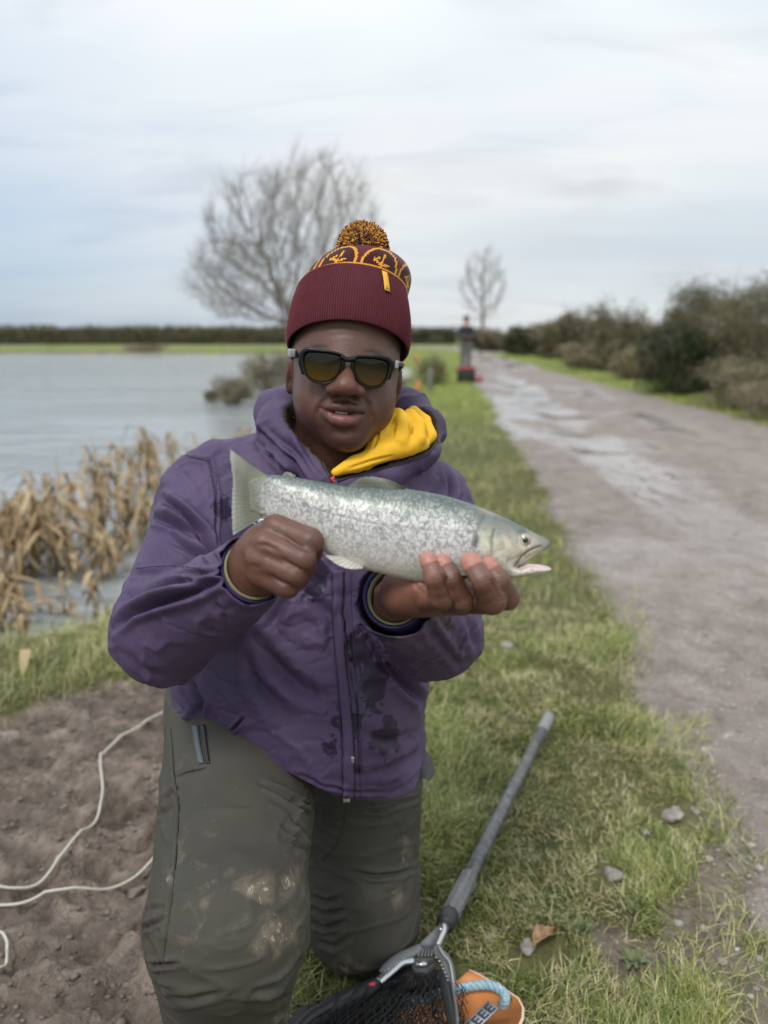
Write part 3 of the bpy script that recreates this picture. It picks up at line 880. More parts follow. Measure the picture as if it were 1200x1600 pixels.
def branch_mesh(N, par, r_tip, r_root, k_trunk, expo=2.3):
    n = len(N); ch = [[] for _ in range(n)]
    for i in range(1, n): ch[par[i]].append(i)
    q = np.zeros(n)
    for i in range(n - 1, -1, -1):
        q[i] = q[i] if ch[i] else 1
        if i: q[par[i]] += q[i]
    r = r_tip * q ** (1 / expo); r = r * (1 + (r_root / r[0] - 1) * np.clip((r - r_tip) / (r[0] - r_tip + 1e-9), 0, 1))
    trunk, crown = MB(), MB()
    stack = [(0, [0])]; done = []
    starts = [0]
    while starts:
        s = starts.pop(); path = [par[s]] if s and par[s] >= 0 else []
        k = s
        while True:
            path.append(k)
            if not ch[k]: break
            c = sorted(ch[k], key=lambda j: -q[j]); starts += c[1:]; k = c[0]
        if len(path) > 1:
            rr_ = r[path].copy()
            if s: rr_[0] = rr_[1]
            V, F = tube(N[path], rr_, 7 if rr_.max() > .05 else (5 if rr_.max() > .02 else 3), caps=False)
            (trunk if s == 0 else crown).add(V, F)
    return trunk, crown, r, ch
def twigs(mb, N, par, ch, which, L, r, per, up=.5, seed=5):
    rg = np.random.default_rng(seed)
    idx = [i for i in range(1, len(N)) if which(i)]
    for i in idx:
        for k in range(per):
            d0 = unit(N[i] - N[par[i]])
            d = unit(d0 + rg.normal(0, .55, 3) + np.array([0, 0, up]))
            p = N[i]; pts = [p]
            l = L * rg.uniform(.5, 1.2)
            for s in range(3):
                d = unit(d + rg.normal(0, .18, 3) + np.array([0, 0, .12])); pts.append(pts[-1] + d * l / 3)
            V, F = tube(np.array(pts), np.array([r, r * .8, r * .6, r * .3]), 3, caps=False)
            mb.add(V, F)
mBk = Mat('bare_bark', rough=.9); mBk.color(mBk.ramp(mBk.noise(8, 4), [(.3, (.11, .095, .075)), (.7, (.21, .19, .16))]))
mBk2 = Mat('twig_bark', rough=.9); mBk2.color((.20, .178, .150))
def bare_tree(base, env, n_att, trunk_h, step, infl, kill, rt, rr_, lab, twigL, twig_r, per, seed, tdir=(0, 0, 1), name='bare_tree', iters=120, nclip=None):
    rg = np.random.default_rng(seed); A = []
    while len(A) < n_att:
        q = rg.uniform(-1, 1, 3)
        if q @ q <= 1 and q @ q > .12:
            for c, r in env:
                if rg.random() < 1 / len(env) + .01:
                    A.append(np.array(c) + q * np.array(r)); break
    N, par = colonize(base, A, trunk_h, step, infl, kill, tdir, iters, seed=seed)
    tr, cr, r, ch = branch_mesh(N, par, rt, rr_, 0)
    twigs(cr, N, par, ch, lambda i: r[i] < rt * 2.6, twigL, twig_r, per, seed=seed)
    root = empty(name, base); tag(root, lab, 'tree')
    tr.build('trunk', mBk.m, root); cr.build('crown', mBk2.m, root)
    return root
bt = W(462, 590, 22.5); bt[2] = -.1
cE = W(442, 390, 22.5)
bare_tree(bt, [((cE[0] + .2, cE[1], cE[2] - .1), (2.75, 2.4, 2.35)), ((cE[0] - 1.35, cE[1], cE[2] - .9), (1.5, 1.6, 1.2)), ((cE[0] + .9, cE[1], cE[2] + .7), (1.9, 1.8, 1.9))],
          2400, 1.1, .18, 2.2, .27, .0075, .20, 'large bare spreading tree on the pond bank behind the man', .60, .0048, 4, 3, (-.05, 0, 1))
b2 = G(758, 546); b2[2] = -.05
c2 = W(755, 460, 58)
hh = W(755, 385, 58)[2]
bare_tree(np.array([c2[0], c2[1], 0]), [((c2[0], c2[1], hh * .62), (1.9, 1.7, hh * .38))], 420, 1.4, .33, 3.5, .55, .016, .14,
          'slender bare tree rising beside the far track', .75, .011, 4, 8)

mLfD = Mat('bush_leaf', rough=.8, spec=.2)
mLfD.color(mLfD.ramp(mLfD.attr('tint'), [(0, (.028, .045, .024)), (.25, (.065, .080, .038)), (.45, (.135, .125, .070)), (.65, (.21, .185, .12)), (.85, (.31, .25, .18)), (1, (.24, .27, .10))]))
def leaf_cloud(lobes, n, size, tint_mu, tint_sd, seed, elong=2.2, hollow=.35):
    """many small leaf and twig-tip faces spread through lobed volumes, thicker towards the outside"""
    rg = np.random.default_rng(seed)
    L = np.array([np.prod(l[1]) for l in lobes]) ** .8; pick = rg.choice(len(lobes), n, p=L / L.sum())
    c = np.array([l[0] for l in lobes])[pick]; r = np.array([l[1] for l in lobes])[pick]
    d = rg.normal(size=(n, 3)); d /= np.linalg.norm(d, axis=1)[:, None]
    rad = (hollow + (1 - hollow) * rg.random(n)) ** .6
    k = 1 + .30 * vnoise(d[:, 0] * 2.3 + pick, d[:, 1] * 2.3, d[:, 2] * 2.3, seed) + .18 * vnoise(d[:, 0] * 6 + pick, d[:, 1] * 6, d[:, 2] * 6, seed + 1)
    P = c + d * r * (rad * k)[:, None]
    nz = fbm(P[:, 0] * 1.6 / max(.5, r.mean()), P[:, 1] * 1.6 / max(.5, r.mean()), P[:, 2] * 1.6 / max(.5, r.mean()), seed + 5, 3)
    keep = (nz > -.55) & (P[:, 2] > min(l[0][2] - l[1][2] for l in lobes)); P = P[keep]; d = d[keep]; nz = nz[keep]; m = len(P)
    a = unit(np.array([0, 0, 1.])); ax = d * .5 + rg.normal(0, .6, (m, 3)) + np.array([0, 0, .7]); ax /= np.linalg.norm(ax, axis=1)[:, None]
    b = np.cross(ax, rg.normal(size=(m, 3))); b /= np.linalg.norm(b, axis=1)[:, None] + 1e-9
    s = size * rg.uniform(.5, 1.3, m)[:, None]
    V = np.stack([P - ax * s * elong * .5, P + b * s * .5, P + ax * s * elong * .5, P - b * s * .5], 1).reshape(-1, 3)
    F = np.arange(4 * m).reshape(m, 4)
    T = np.clip(tint_mu + tint_sd * nz + rg.normal(0, tint_sd * .6, m), 0, 1)
    return V, F, np.repeat(T, 4)
def bush(base, w, h, d, n, size, mu, sd, lab, seed, nm='bush', group=None, lob=6, stems=10):
    rg = np.random.default_rng(seed); base = np.array(base, float)
    lobes = [(base + np.array([0, 0, h * .45]), np.array([w * .40, d * .42, h * .44]))]
    lobes.append((base + np.array([0, 0, h * .20]), np.array([w * .46, d * .46, h * .24])))
    for i in range(lob):
        a = rg.uniform(0, 6.28); q = rg.uniform(.35, .72)
        lobes.append((base + np.array([math.cos(a) * w * .29, math.sin(a) * d * .27, h * q]), np.array([w * .24, d * .26, h * (.24 + .06 * rg.random())])))
    root = empty(nm, base); tag(root, lab, 'bush', group)
    V, F, T = leaf_cloud(lobes, n, size, mu, sd, seed)
    mesh_obj('crown', V, F, mLfD.m, root, False, {'tint': T})
    mb = MB()
    for i in range(stems * 3):
        a = rg.uniform(0, 6.28); e = rg.uniform(.05, .6)
        p = base + np.array([rg.normal(0, w * .06), rg.normal(0, d * .06), -.05]); pts = [p]
        dr_ = np.array([math.cos(a) * math.sin(e) * w / h, math.sin(a) * math.sin(e) * d / h, math.cos(e)])
        Ls = h * rg.uniform(.7, 1.08)
        for s in range(6):
            dr_ = unit(dr_ + rg.normal(0, .10, 3)); pts.append(pts[-1] + dr_ * Ls / 6)
        V, F = tube(np.array(pts), np.linspace(size * .40, size * .08, 7), 4, caps=False); mb.add(V, F)
        for q in range(3, 7):
            for _ in range(3):
                e_ = pts[q] + unit(dr_ + rg.normal(0, .8, 3)) * h * .16; V, F = tube(np.array([pts[q], (pts[q] + e_) / 2 + rg.normal(0, .01 * h, 3), e_]), [size * .16, size * .10, size * .05], 3, caps=False); mb.add(V, F)
    mb.build('trunk', mBk2.m, root)
    return root
def at_ground(u, vb): p = G(u, vb); p[2] = float(gz(p[0], p[1])); return p
def px_bush(u0, u1, vb, vt, y, lab, seed, mu, sd, n=9000, **k):
    um = (u0 + u1) / 2; t = y * CP + 1.15 * SP
    x = (um - 600) / F_PX * t; w = (u1 - u0) / F_PX * t * 1.12
    h = W(um, vt, t)[2]; z0 = float(gz(x, y)); h = z0 + (h - z0) * 1.13
    size = t * .0017 * k.pop('sz', 1.0)
    return bush((x, y, z0), w, h - z0, w * .9, n, size, mu, sd, lab, seed, **k)
# roadside thicket on the right, from near to far
px_bush(1120, 1420, 700, 432, 14.5, 'tall brown twiggy thicket of bare shrubs at the right edge', 31, .58, .30, 56000, lob=9, sz=.9)
px_bush(1030, 1180, 650, 452, 16.5, 'brown twiggy shrub left of the tall thicket at the right edge', 32, .50, .30, 40000, lob=8, sz=.9)
px_bush(1000, 1110, 650, 500, 15.8, 'dark evergreen bush in front of the brown twiggy shrubs', 33, .22, .20, 20000, lob=7)
px_bush(1090, 1260, 690, 560, 12.6, 'low tangle of brown brambles beside the right hand verge', 34, .62, .25, 16000, lob=8)
px_bush(1150, 1330, 700, 590, 10.9, 'nearest pinkish brown bramble scrub by the track at far right', 41, .78, .15, 12000, lob=8)
px_bush(912, 1004, 590, 482, 25, 'rounded olive brown bush, tallest in the middle of the roadside row', 35, .55, .25, 12000, lob=6)
px_bush(868, 930, 580, 492, 31, 'tall narrow olive bush left of the rounded brown one', 36, .52, .25, 8000, lob=5)
px_bush(836, 886, 575, 505, 38, 'small olive brown bush in the roadside row', 37, .45, .25, 6000, lob=5)
px_bush(786, 846, 565, 512, 44, 'dark low bush in the roadside row, left of the small olive one', 38, .35, .2, 7000, lob=5)
px_bush(728, 800, 560, 514, 54, 'brown low bush at the foot of the slender bare tree', 39, .60, .2, 7000, lob=5)
px_bush(1000, 1040, 590, 528, 27, 'low green brown bush between the rounded brown bush and the dark evergreen', 40, .75, .3, 5000, lob=5)
px_bush(955, 1020, 600, 545, 21, 'pinkish brown bramble patch below the tall rounded bush', 42, .82, .12, 6000, lob=5)
px_bush(880, 950, 590, 540, 27, 'dry brown bramble patch under the narrow olive bush', 43, .80, .12, 5000, lob=5)
for k, (y, w, hh_, mu, lab) in enumerate([(13.2, 2.2, .9, .80, 'pinkish bramble tangle under the tall brown thicket'), (18.5, 3.0, 1.2, .62, 'brown scrub filling the row just beyond the dark evergreen'), (23, 3.4, 1.15, .74, 'dull brown scrub below the rounded olive bush'),
                                     (28.5, 3.6, 1.3, .66, 'brown scrub between the rounded bush and the narrow olive one'), (35, 4.5, 1.5, .60, 'olive scrub joining the middle bushes of the row'), (42, 5, 1.7, .52, 'dark olive scrub far along the row'), (49, 6, 1.7, .62, 'far brown scrub at the end of the roadside row')]):
    x = 6.9 + .085 * y; bush((x, y, float(gz(x, y))), w, hh_, w, 7000, y * .0018, mu, .2, lab, 140 + k, lob=7)
# willow scrub standing in the pond and brush round the big tree
def water_bush(u0, u1, vb, vt, lab, seed, mu, n=6000, zb=WATER_Z):
    p = G((u0 + u1) / 2, vb, zb); t = PX(p[None])[2][0]; w = (u1 - u0) / F_PX * t; h = (vb - vt) / F_PX * t
    bush(p, w, h, w * .8, n, t * .0015, mu, .25, lab, seed, lob=6, stems=16)
water_bush(330, 400, 632, 585, 'low olive willow scrub standing in the pond, nearer of two', 51, .74, 3200)
water_bush(372, 470, 612, 545, 'larger brown willow scrub in the pond beside the man\'s head', 52, .72, 4500)
water_bush(318, 345, 626, 608, 'small tuft of brown scrub on the water left of the willow scrub', 53, .66, 1500)
water_bush(596, 632, 640, 575, 'brown bankside scrub just right of the man\'s neck', 54, .66, 3000, 0.0)
# hedges across the far bank
def hedge(x0, x1, y, h, n, mu, sd, lab, seed, depth=1.6, cell=3.0):
    rg = np.random.default_rng(seed); root = empty('hedge', ((x0 + x1) / 2, y, 0)); tag(root, lab, 'hedge')
    lobes = []; x = x0
    while x < x1:
        lobes.append((np.array([x, y, h * .48]), np.array([cell * .75, depth * .5, h * (.50 + .05 * rg.random())]))); x += cell * .6
    V, F, T = leaf_cloud(lobes, n, y * .0016, mu, sd, seed, 1.6, .6); V[:, 2] = np.minimum(V[:, 2], h + .06 * V[:, 2] % .17)
    mesh_obj('crown', V, F, mLfD.m, root, False, {'tint': T})
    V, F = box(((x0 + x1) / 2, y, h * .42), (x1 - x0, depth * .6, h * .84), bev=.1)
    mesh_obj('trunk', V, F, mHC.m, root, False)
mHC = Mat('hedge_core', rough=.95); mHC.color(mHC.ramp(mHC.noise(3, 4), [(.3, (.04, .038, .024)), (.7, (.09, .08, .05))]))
hedge(-75, -9, 84, 1.95, 45000, .42, .22, 'long clipped brown hedge across the far side of the pond', 61)
hedge(-9, 7.5, 86, 1.85, 14000, .22, .2, 'short dark green hedge at the end of the track', 62)
hedge(22, 120, 90, 2.0, 18000, .5, .22, 'distant brown hedge beyond the field on the right', 63)
mFl = Mat('flat_land', rough=.95); mFl.color(mFl.ramp(mFl.noise(.02, 4, vec=mFl.geo()), [(.3, (.10, .10, .07)), (.7, (.17, .16, .11))]))
# reddish bare strip of ploughed rise behind the hedge
V = []; xs = np.linspace(-400, 400, 90)
for x in xs:
    h = 1.0 + .9 * float(fbm(x * .008, 0, 0, 91, 2)) + 2.3 * (x < 0)
    V += [(x, 230, 0), (x, 300, h * .5 + .4), (x, 400, h + .5), (x, 520, 0)]
o = mesh_obj('hills', np.array(V), grid_faces(len(xs), 4), mFl.m); tag(o, kind='structure')
# low tan fringe on the far shore
p = G(228, 552, -.2)
bush((p[0], p[1], -.1), 3.2, .55, 1.2, 2500, .07, .85, .1, 'low tan reed patch on the far shore of the pond', 71, stems=6)
# ================================================================== THE KNEELING MAN
person = empty('person', (-0.10, 1.30, 0.0))
tag(person, 'kneeling man in maroon bobble hat, sunglasses and purple jacket holding up a trout', 'person')

def rot(ax, deg):
    return np.array(Matrix.Rotation(math.radians(deg), 3, ax))
# head frame: x to picture right, y to the back of the head, z up
HR = rot('Z', 7) @ rot('Y', 6.5) @ rot('X', 2)
HO = W(539, 588, 1.13)
def H2W(p): return np.asarray(p, float) @ HR.T + HO
def W2H(p): return (np.asarray(p, float) - HO) @ HR
def L(u, v, y):
    """head-frame point seen at (u, v) on the plane y = const of the head frame"""
    c = W2H(np.array([0, 0, CAM_H])); d = (W(u, v, 1.0) - np.array([0, 0, CAM_H])) @ HR
    return c + d * (y - c[1]) / d[1]

# ---- head and neck
f = Field((-.105, -.145, -.215), (.105, .13, .15), .002)
f.ell((0, .022, .045), (.076, .098, .088), 0)
f.ell((0, -.008, -.008), (.0725, .086, .080), .02)
for s in (-1, 1):
    f.ell((s * .0335, -.046, -.034), (.032, .038, .033), .022)
    f.ell((s * .033, -.024, -.044), (.024, .040, .028), .02)
f.ell((0, -.030, -.060), (.0455, .056, .034), .02)
ch = L(541, 682, -.074); f.ell(ch, (.026, .024, .021), .02)
for s in (-1, 1): f.ell((s * .031, -.100, .012), (.020, .012, .013), .012, sub=True)
for s in (-1, 1): f.ell((s * .031, -.080, .012), (.0155, .0125, .011), .004)
f.cone((0, .03, -.04), (0, .045, -.20), .060, .066, .03)
f.cone((0, -.02, -.075), (0, .0, -.14), .040, .045, .02)
nt = L(540, 605, -.1155)
f.cone(np.array([nt[0] * .5, -.090, .022]), nt + np.array([0, .006, .006]), .0085, .0115, .010)
f.ell(nt, (.0145, .0125, .0115), .008)
for s, (nu, nv) in ((-1, (521, 609)), (1, (559, 612))):
    a = L(nu, nv - 1, -.104); f.ell(a, (.0098, .0125, .0088), .008)
    nn = L(530 if s < 0 else 551, 617 if s < 0 else 619, -.109); f.ell(nn, (.0046, .0060, .003), .003, sub=True)
mc = L(537, 645, -.078); f.ell(mc, (.036, .019, .026), .02)
LIPU = [L(499, 635.5, -.0840), L(511, 636.5, -.094), L(523, 635.5, -.0995), L(533, 636, -.1015), L(538, 637.5, -.1015), L(544, 636.5, -.1015), L(556, 639, -.0985), L(565, 641.5, -.093), L(574, 642.5, -.0840)]
LRU = [.0022, .0042, .0056, .0058, .0054, .0058, .0052, .004, .0022]
LIPL = [L(499, 636.5, -.0840), L(512, 649, -.093), L(524, 655, -.0985), L(536, 657.5, -.1005), L(549, 657, -.0985), L(561, 652.5, -.0925), L(574, 643.5, -.0840)]
LRL = [.0022, .005, .0075, .0082, .0075, .005, .0022]
f.chain(LIPU, LRU, .0032); f.chain(LIPL, LRL, .0032)
slit = [L(502, 638, -.092), L(515, 643.5, -.101), L(527, 646, -.105), L(538, 647, -.106), L(550, 647.5, -.104), L(562, 647.5, -.099), L(571, 645, -.091)]
for a, b in zip(slit[:-1], slit[1:]): f.cone(a, b, .0016, .0016, .0014, sub=True)
f.ell(L(535, 646, -.101), (.0165, .011, .0019), .0015, sub=True)
for s in (-1, 1):                                     # ears: rim, bowl and lobe
    R = rot('Z', s * 22) @ rot('X', -8)
    e = np.array([s * .0745, .016, .002])
    f.ell(e, (.0065, .018, .030), .006, R)
    f.ell(e + np.array([s * .0075, -.003, .004]), (.006, .011, .018), .004, R, sub=True)
    f.ell(e + np.array([s * .001, -.006, -.026]), (.0055, .009, .010), .005)
V, Q = f.mesh(2)
wh = H2W(V)
u_, v_, _ = PX(wh)
N = normals(V, Q)
# cheek folds either side of the mouth, philtrum, chin dimple, brow furrow
def groove(u, v, pts, wpx, amp, ridge=.4):
    d, sd, al = poly_dist(u, v, pts)
    fade = np.sin(np.clip(al, .02, .98) * math.pi) ** .6
    return fade * (-amp * np.exp(-(d / wpx) ** 2) + ridge * amp * np.exp(-((d - 1.9 * wpx) / (1.1 * wpx)) ** 2))
front = V[:, 1] < -.03
dsp = groove(u_, v_, [(514, 618), (503, 630), (496, 645), (497, 656)], 4.0, .0022) + groove(u_, v_, [(566, 619), (577, 634), (580, 650), (574, 662)], 4.0, .0026)
dsp += groove(u_, v_, [(515, 672), (536, 676), (556, 673)], 6, .0020, .2) + groove(u_, v_, [(538, 622), (537, 632)], 2.5, .0008, .2)
dsp += groove(u_, v_, [(505, 512), (540, 509), (575, 516)], 3.5, .0004) + groove(u_, v_, [(512, 525), (540, 522), (570, 528)], 3.5, .0003)
V = V + N * np.where(front, dsp, 0)[:, None]
def chain_dist(P, pts, rs):
    best = np.full(len(P), 1e9)
    for a, b, ra, rb in zip(pts[:-1], pts[1:], rs[:-1], rs[1:]):
        d = b - a; t = np.clip(((P - a) @ d) / (d @ d), 0, 1)
        best = np.minimum(best, np.linalg.norm(P - a - t[:, None] * d, axis=1) - (ra + (rb - ra) * t))
    return best
du = chain_dist(V, LIPU, LRU); dl = chain_dist(V, LIPL, LRL)
C = np.tile(np.array([.108, .050, .035]), (len(V), 1))
def blend(C, c, w): return C * (1 - w[:, None]) + np.array(c) * w[:, None]
C = blend(C, (.16, .062, .042), .75 * np.exp(-((V - nt) ** 2).sum(1) / .022 ** 2) + 0)                       # ruddier nose
C = blend(C, (.14, .060, .042), .5 * np.exp(-(((V - np.array([-.035, -.08, -.03])) / [.03, .04, .022]) ** 2).sum(1)) + .5 * np.exp(-(((V - np.array([.035, -.08, -.03])) / [.03, .04, .022]) ** 2).sum(1)))
C = blend(C, (.155, .078, .057), .45 * sstep(.025, .06, V[:, 2]) * (V[:, 1] < -.04))
C = blend(C, (.105, .045, .038), .9 * (1 - sstep(.0002, .0016, du)) * (V[:, 1] < -.08))
C = blend(C, (.33, .125, .11), .85 * (1 - sstep(-.0004, .0016, dl)) * (V[:, 1] < -.08) * np.exp(-((V[:, 0] - LIPL[3][0]) / .024) ** 2))
beard = np.exp(-(((V - np.array([0, -.08, -.075])) / [.05, .05, .026]) ** 2).sum(1)) + .7 * np.exp(-(((V - (LIPU[4] + np.array([0, 0, .010]))) / [.026, .03, .007]) ** 2).sum(1))
C = blend(C, (.065, .034, .027), .12 * np.clip(beard, 0, 1))
mv = (u_ > 0)
br = groove(u_, v_, [(480, 545), (497, 540), (516, 542)], 3, -1, 0) + groove(u_, v_, [(566, 548), (584, 549), (602, 557)], 3, -1, 0)
C = blend(C, (.02, .014, .012), np.clip(br, 0, .75) * (V[:, 1] < -.05))
body_parts = [(H2W(V), Q, C)]

# ---- hands: the far right hand of the body (picture left) grips the tail wrist
SK, PALM, NAIL = (.135, .062, .043), (.30, .135, .095), (.55, .26, .20)
f = Field(W(340, 960, .99) - .0, W(540, 760, .99) + .0, .0015)
lo = np.minimum.reduce([W(335, 970, t) for t in (.76, .98)] + [W(530, 785, t) for t in (.76, .98)]); hi = np.maximum.reduce([W(335, 970, t) for t in (.76, .98)] + [W(530, 780, t) for t in (.76, .98)])
f = Field(lo, hi, .0015)
f.cone(W(360, 935, .930), W(388, 902, .880), .0285, .026, 0)
f.cone(W(388, 902, .880), W(412, 858, .850), .029, .026, .012)
f.cone(W(388, 905, .880), W(418, 890, .850), .026, .021, .012)
f.cone(W(400, 880, .872), W(432, 845, .862), .030, .026, .012)
fist = [  # mcp, pip, dip, tip with (u, v, t)
    ([(432, 825, .836), (484, 846, .822), (487, 862, .850), (455, 862, .872)], [.0150, .0140, .0115, .0105]),
    ([(414, 849, .828), (474, 874, .812), (478, 886, .840), (446, 882, .864)], [.0148, .0128, .0108, .010]),
    ([(404, 873, .829), (461, 898, .814), (466, 906, .840), (436, 900, .862)], [.0142, .0120, .0102, .0095]),
    ([(405, 896, .834), (447, 917, .822), (452, 920, .844), (426, 914, .862)], [.0128, .0112, .0096, .009])]
for pts, rs in fist:
    P = [W(*q) for q in pts]
    f.cone(P[0], P[1], rs[0], rs[1], .0035); f.cone(P[1], P[2], rs[1], rs[2], .003); f.cone(P[2], P[3], rs[2], rs[3], .003)
for pts, rs in fist: f.ell(W(pts[0][0] - 1, pts[0][1] - 1, pts[0][2] - .006), (.0105, .009, .0095), .008)
# thumb behind the tail
f.chain([W(405, 862, .885), W(430, 826, .905), W(462, 815, .905), W(480, 826, .900)], [.019, .0145, .0120, .0105], .008)
V, Q = f.mesh(1); u_, v_, t_ = PX(V); N = normals(V, Q)
ds = groove(u_, v_, [(443, 838), (462, 850), (487, 864)], 2.6, .0022, .1) + groove(u_, v_, [(438, 871), (458, 884), (476, 893)], 2.6, .0020, .1) + groove(u_, v_, [(421, 897), (440, 910), (459, 915)], 2.6, .0020, .1)
ds += groove(u_, v_, [(400, 851), (418, 853), (436, 862)], 4, .0013, .2) + groove(u_, v_, [(391, 882), (405, 888)], 3.5, .0012, .2)
for a, b in [((484, 840), (492, 856)), ((474, 866), (482, 882)), ((462, 892), (469, 905))]: ds += groove(u_, v_, [a, b], 1.3, .0009, .4)
V = V + N * np.where(t_ < .86, ds, 0)[:, None]
C = np.tile(np.array(SK), (len(V), 1))
for pts, rs in fist:
    k = W(*pts[1]); C = blend(C, (.085, .038, .028), .6 * np.exp(-((V - k) ** 2).sum(1) / .013 ** 2))
    k = W(*pts[0]); C = blend(C, (.17, .082, .06), .6 * np.exp(-((V - k) ** 2).sum(1) / .012 ** 2))
C = blend(C, PALM, .8 * sstep(.862, .88, t_) * (u_ > 425))
body_parts.append((V, Q, C))

# ---- the other hand (picture right) cradles the fish from below, fingers curled up in front of it
lo = np.minimum.reduce([W(585, 985, t) for t in (.74, 1.0)] + [W(820, 850, t) for t in (.74, 1.0)]); hi = np.maximum.reduce([W(590, 985, t) for t in (.74, 1.0)] + [W(820, 850, t) for t in (.74, 1.0)])
f = Field(lo, hi, .0015)
f.cone(W(606, 950, .965), W(632, 925, .885), .030, .025, 0)
f.cone(W(632, 925, .880), W(668, 928, .862), .0250, .0225, .012)
f.cone(W(660, 926, .868), W(722, 934, .862), .0235, .0190, .012)
f.cone(W(668, 930, .880), W(752, 932, .874), .019, .0150, .012)
f.cone(W(634, 914, .866), W(660, 918, .842), .0175, .0150, .010)
up4 = [  # knuckle, pip, dip, tip
    ([(668, 936, .846), (690, 934, .803), (680, 903, .790), (669, 875, .796)], [.0140, .0124, .0106, .0088]),
    ([(700, 940, .856), (722, 938, .812), (706, 904, .800), (691, 878, .805)], [.0138, .0122, .0102, .0084]),
    ([(738, 938, .854), (769, 938, .798), (752, 908, .781), (736, 879, .788)], [.0148, .0144, .0126, .0106]),
    ([(764, 936, .866), (792, 934, .816), (778, 908, .797), (763, 884, .800)], [.0136, .0128, .0114, .0098])]
for pts, rs in up4:
    P = [W(*q) for q in pts]
    g0 = Field(f.lo, f.lo + (f.n - 1) * f.h, f.h)
    for a in range(3): g0.cone(P[a], P[a + 1], rs[a], rs[a + 1], .0025)
    k_ = .0008; hh = np.clip(.5 + .5 * (f.a - g0.a) / k_, 0, 1); f.a = f.a * (1 - hh) + g0.a * hh - k_ * hh * (1 - hh)
    g0 = None
f.chain([W(650, 905, .885), W(680, 880, .905), W(712, 868, .905), W(735, 868, .900)], [.019, .0145, .012, .010], .008)   # thumb behind the belly
V, Q = f.mesh(1); u_, v_, t_ = PX(V); N = normals(V, Q)
ds = np.zeros(len(V))
for pts, rs in up4:
    for k, a in ((1, .0009), (2, .0008)):
        c = pts[k]
        for o in (-3.2, 0, 3.2): ds += groove(u_, v_, [(c[0] - 14, c[1] + o + 4), (c[0] + 14, c[1] + o - 4)], 1.1, a, .3)
ds += groove(u_, v_, [(640, 899), (652, 918), (668, 935)], 3, .0009) + groove(u_, v_, [(683, 880), (697, 906), (708, 940)], 1.8, .0018, .1) + groove(u_, v_, [(716, 884), (735, 912), (745, 945)], 2.4, .0022, .1) + groove(u_, v_, [(752, 884), (768, 908), (783, 940)], 1.8, .0018, .1)
V = V + N * np.where(t_ < .85, ds, 0)[:, None]
C = np.tile(np.array(SK), (len(V), 1))
C = blend(C, PALM, .85 * (1 - sstep(655, 690, u_)) * (1 - sstep(935, 955, v_)) * sstep(600, 622, u_))
C = blend(C, PALM, .7 * sstep(.868, .885, t_) * (v_ < 925))
for pts, rs in up4:
    tip = W(*pts[3]); dip = W(*pts[2]); ax_ = unit(tip - dip)
    al = (V - dip) @ ax_; Lf = np.linalg.norm(tip - dip)
    d = V - dip - al[:, None] * ax_; rad = np.linalg.norm(d, axis=1)
    on = (rad < rs[3] * 1.35) & (t_ < pts[3][2] + .004)
    C = blend(C, (.50, .225, .175), .85 * sstep(Lf * .62, Lf * .78, al) * on)
    C = blend(C, (.21, .115, .09), .5 * sstep(-.002, .004, al) * (1 - sstep(Lf * .6, Lf * .7, al)) * on)  # wet sheen on the finger ends, painted into the skin colour
    V = V - N * (.0012 * np.exp(-((al - Lf * .66) / .0012) ** 2) * on)[:, None]
body_parts.append((V, Q, C))
# arms and trunk under the clothes, one coarse skin that the head and hands grow out of
f = Field((-.45, .80, .30), (.25, 1.62, 1.15), .009)
f.cone(H2W((0, .03, -.10)), W(528, 790, 1.24), .055, .06, .0)
f.ell(W(510, 850, 1.25), (.17, .095, .18), .05); f.ell(W(475, 1060, 1.33), (.165, .11, .18), .05)
f.cone(W(335, 765, 1.24), W(680, 785, 1.29), .045, .045, .04)
f.chain([W(320, 770, 1.22), W(262, 990, 1.03), W(360, 935, .93), W(388, 902, .88)], [.05, .042, .027, .024], .01)
f.chain([W(690, 800, 1.28), W(686, 985, 1.10), W(606, 950, .965), W(632, 925, .885)], [.05, .042, .027, .022], .01)
V, Q = f.mesh(1); body_parts.append((V, Q, np.tile(np.array(SK), (len(V), 1))))
VV, QQ, CC, n0 = [], [], [], 0
for V, Q, C in body_parts:
    VV.append(V); QQ.append(Q + n0); CC.append(C); n0 += len(V)
mSk = Mat('skin', rough=.42, spec=.45)
ac = mSk.attr('skin_col', 'Color')
mot = mSk.ramp(mSk.noise(55, 4, .6), [(.3, (.86, .86, .88)), (.7, (1.10, 1.07, 1.05))])
mSk.color(mSk.mix(1.0, ac, mot, 'MULTIPLY'))
mSk.b.inputs['Subsurface Weight'].default_value = .12
mSk.b.inputs['Subsurface Radius'].default_value = (.012, .005, .003)
mSk.b.inputs['Subsurface Scale'].default_value = .5
mSk.rough(mSk.ramp(mSk.noise(35, 3), [(.3, .32), (.7, .48)]))
b1 = mSk.bump(mSk.noise(260, 4, .7), .40, .0012)
mSk.bump(mSk.voro(750, vec=mSk.map((1, 1, 1))), .22, .0008, b1)
body = mesh_obj('body', np.concatenate(VV), np.concatenate(QQ), mSk.m, person, attrs={'skin_col': np.concatenate(CC)})

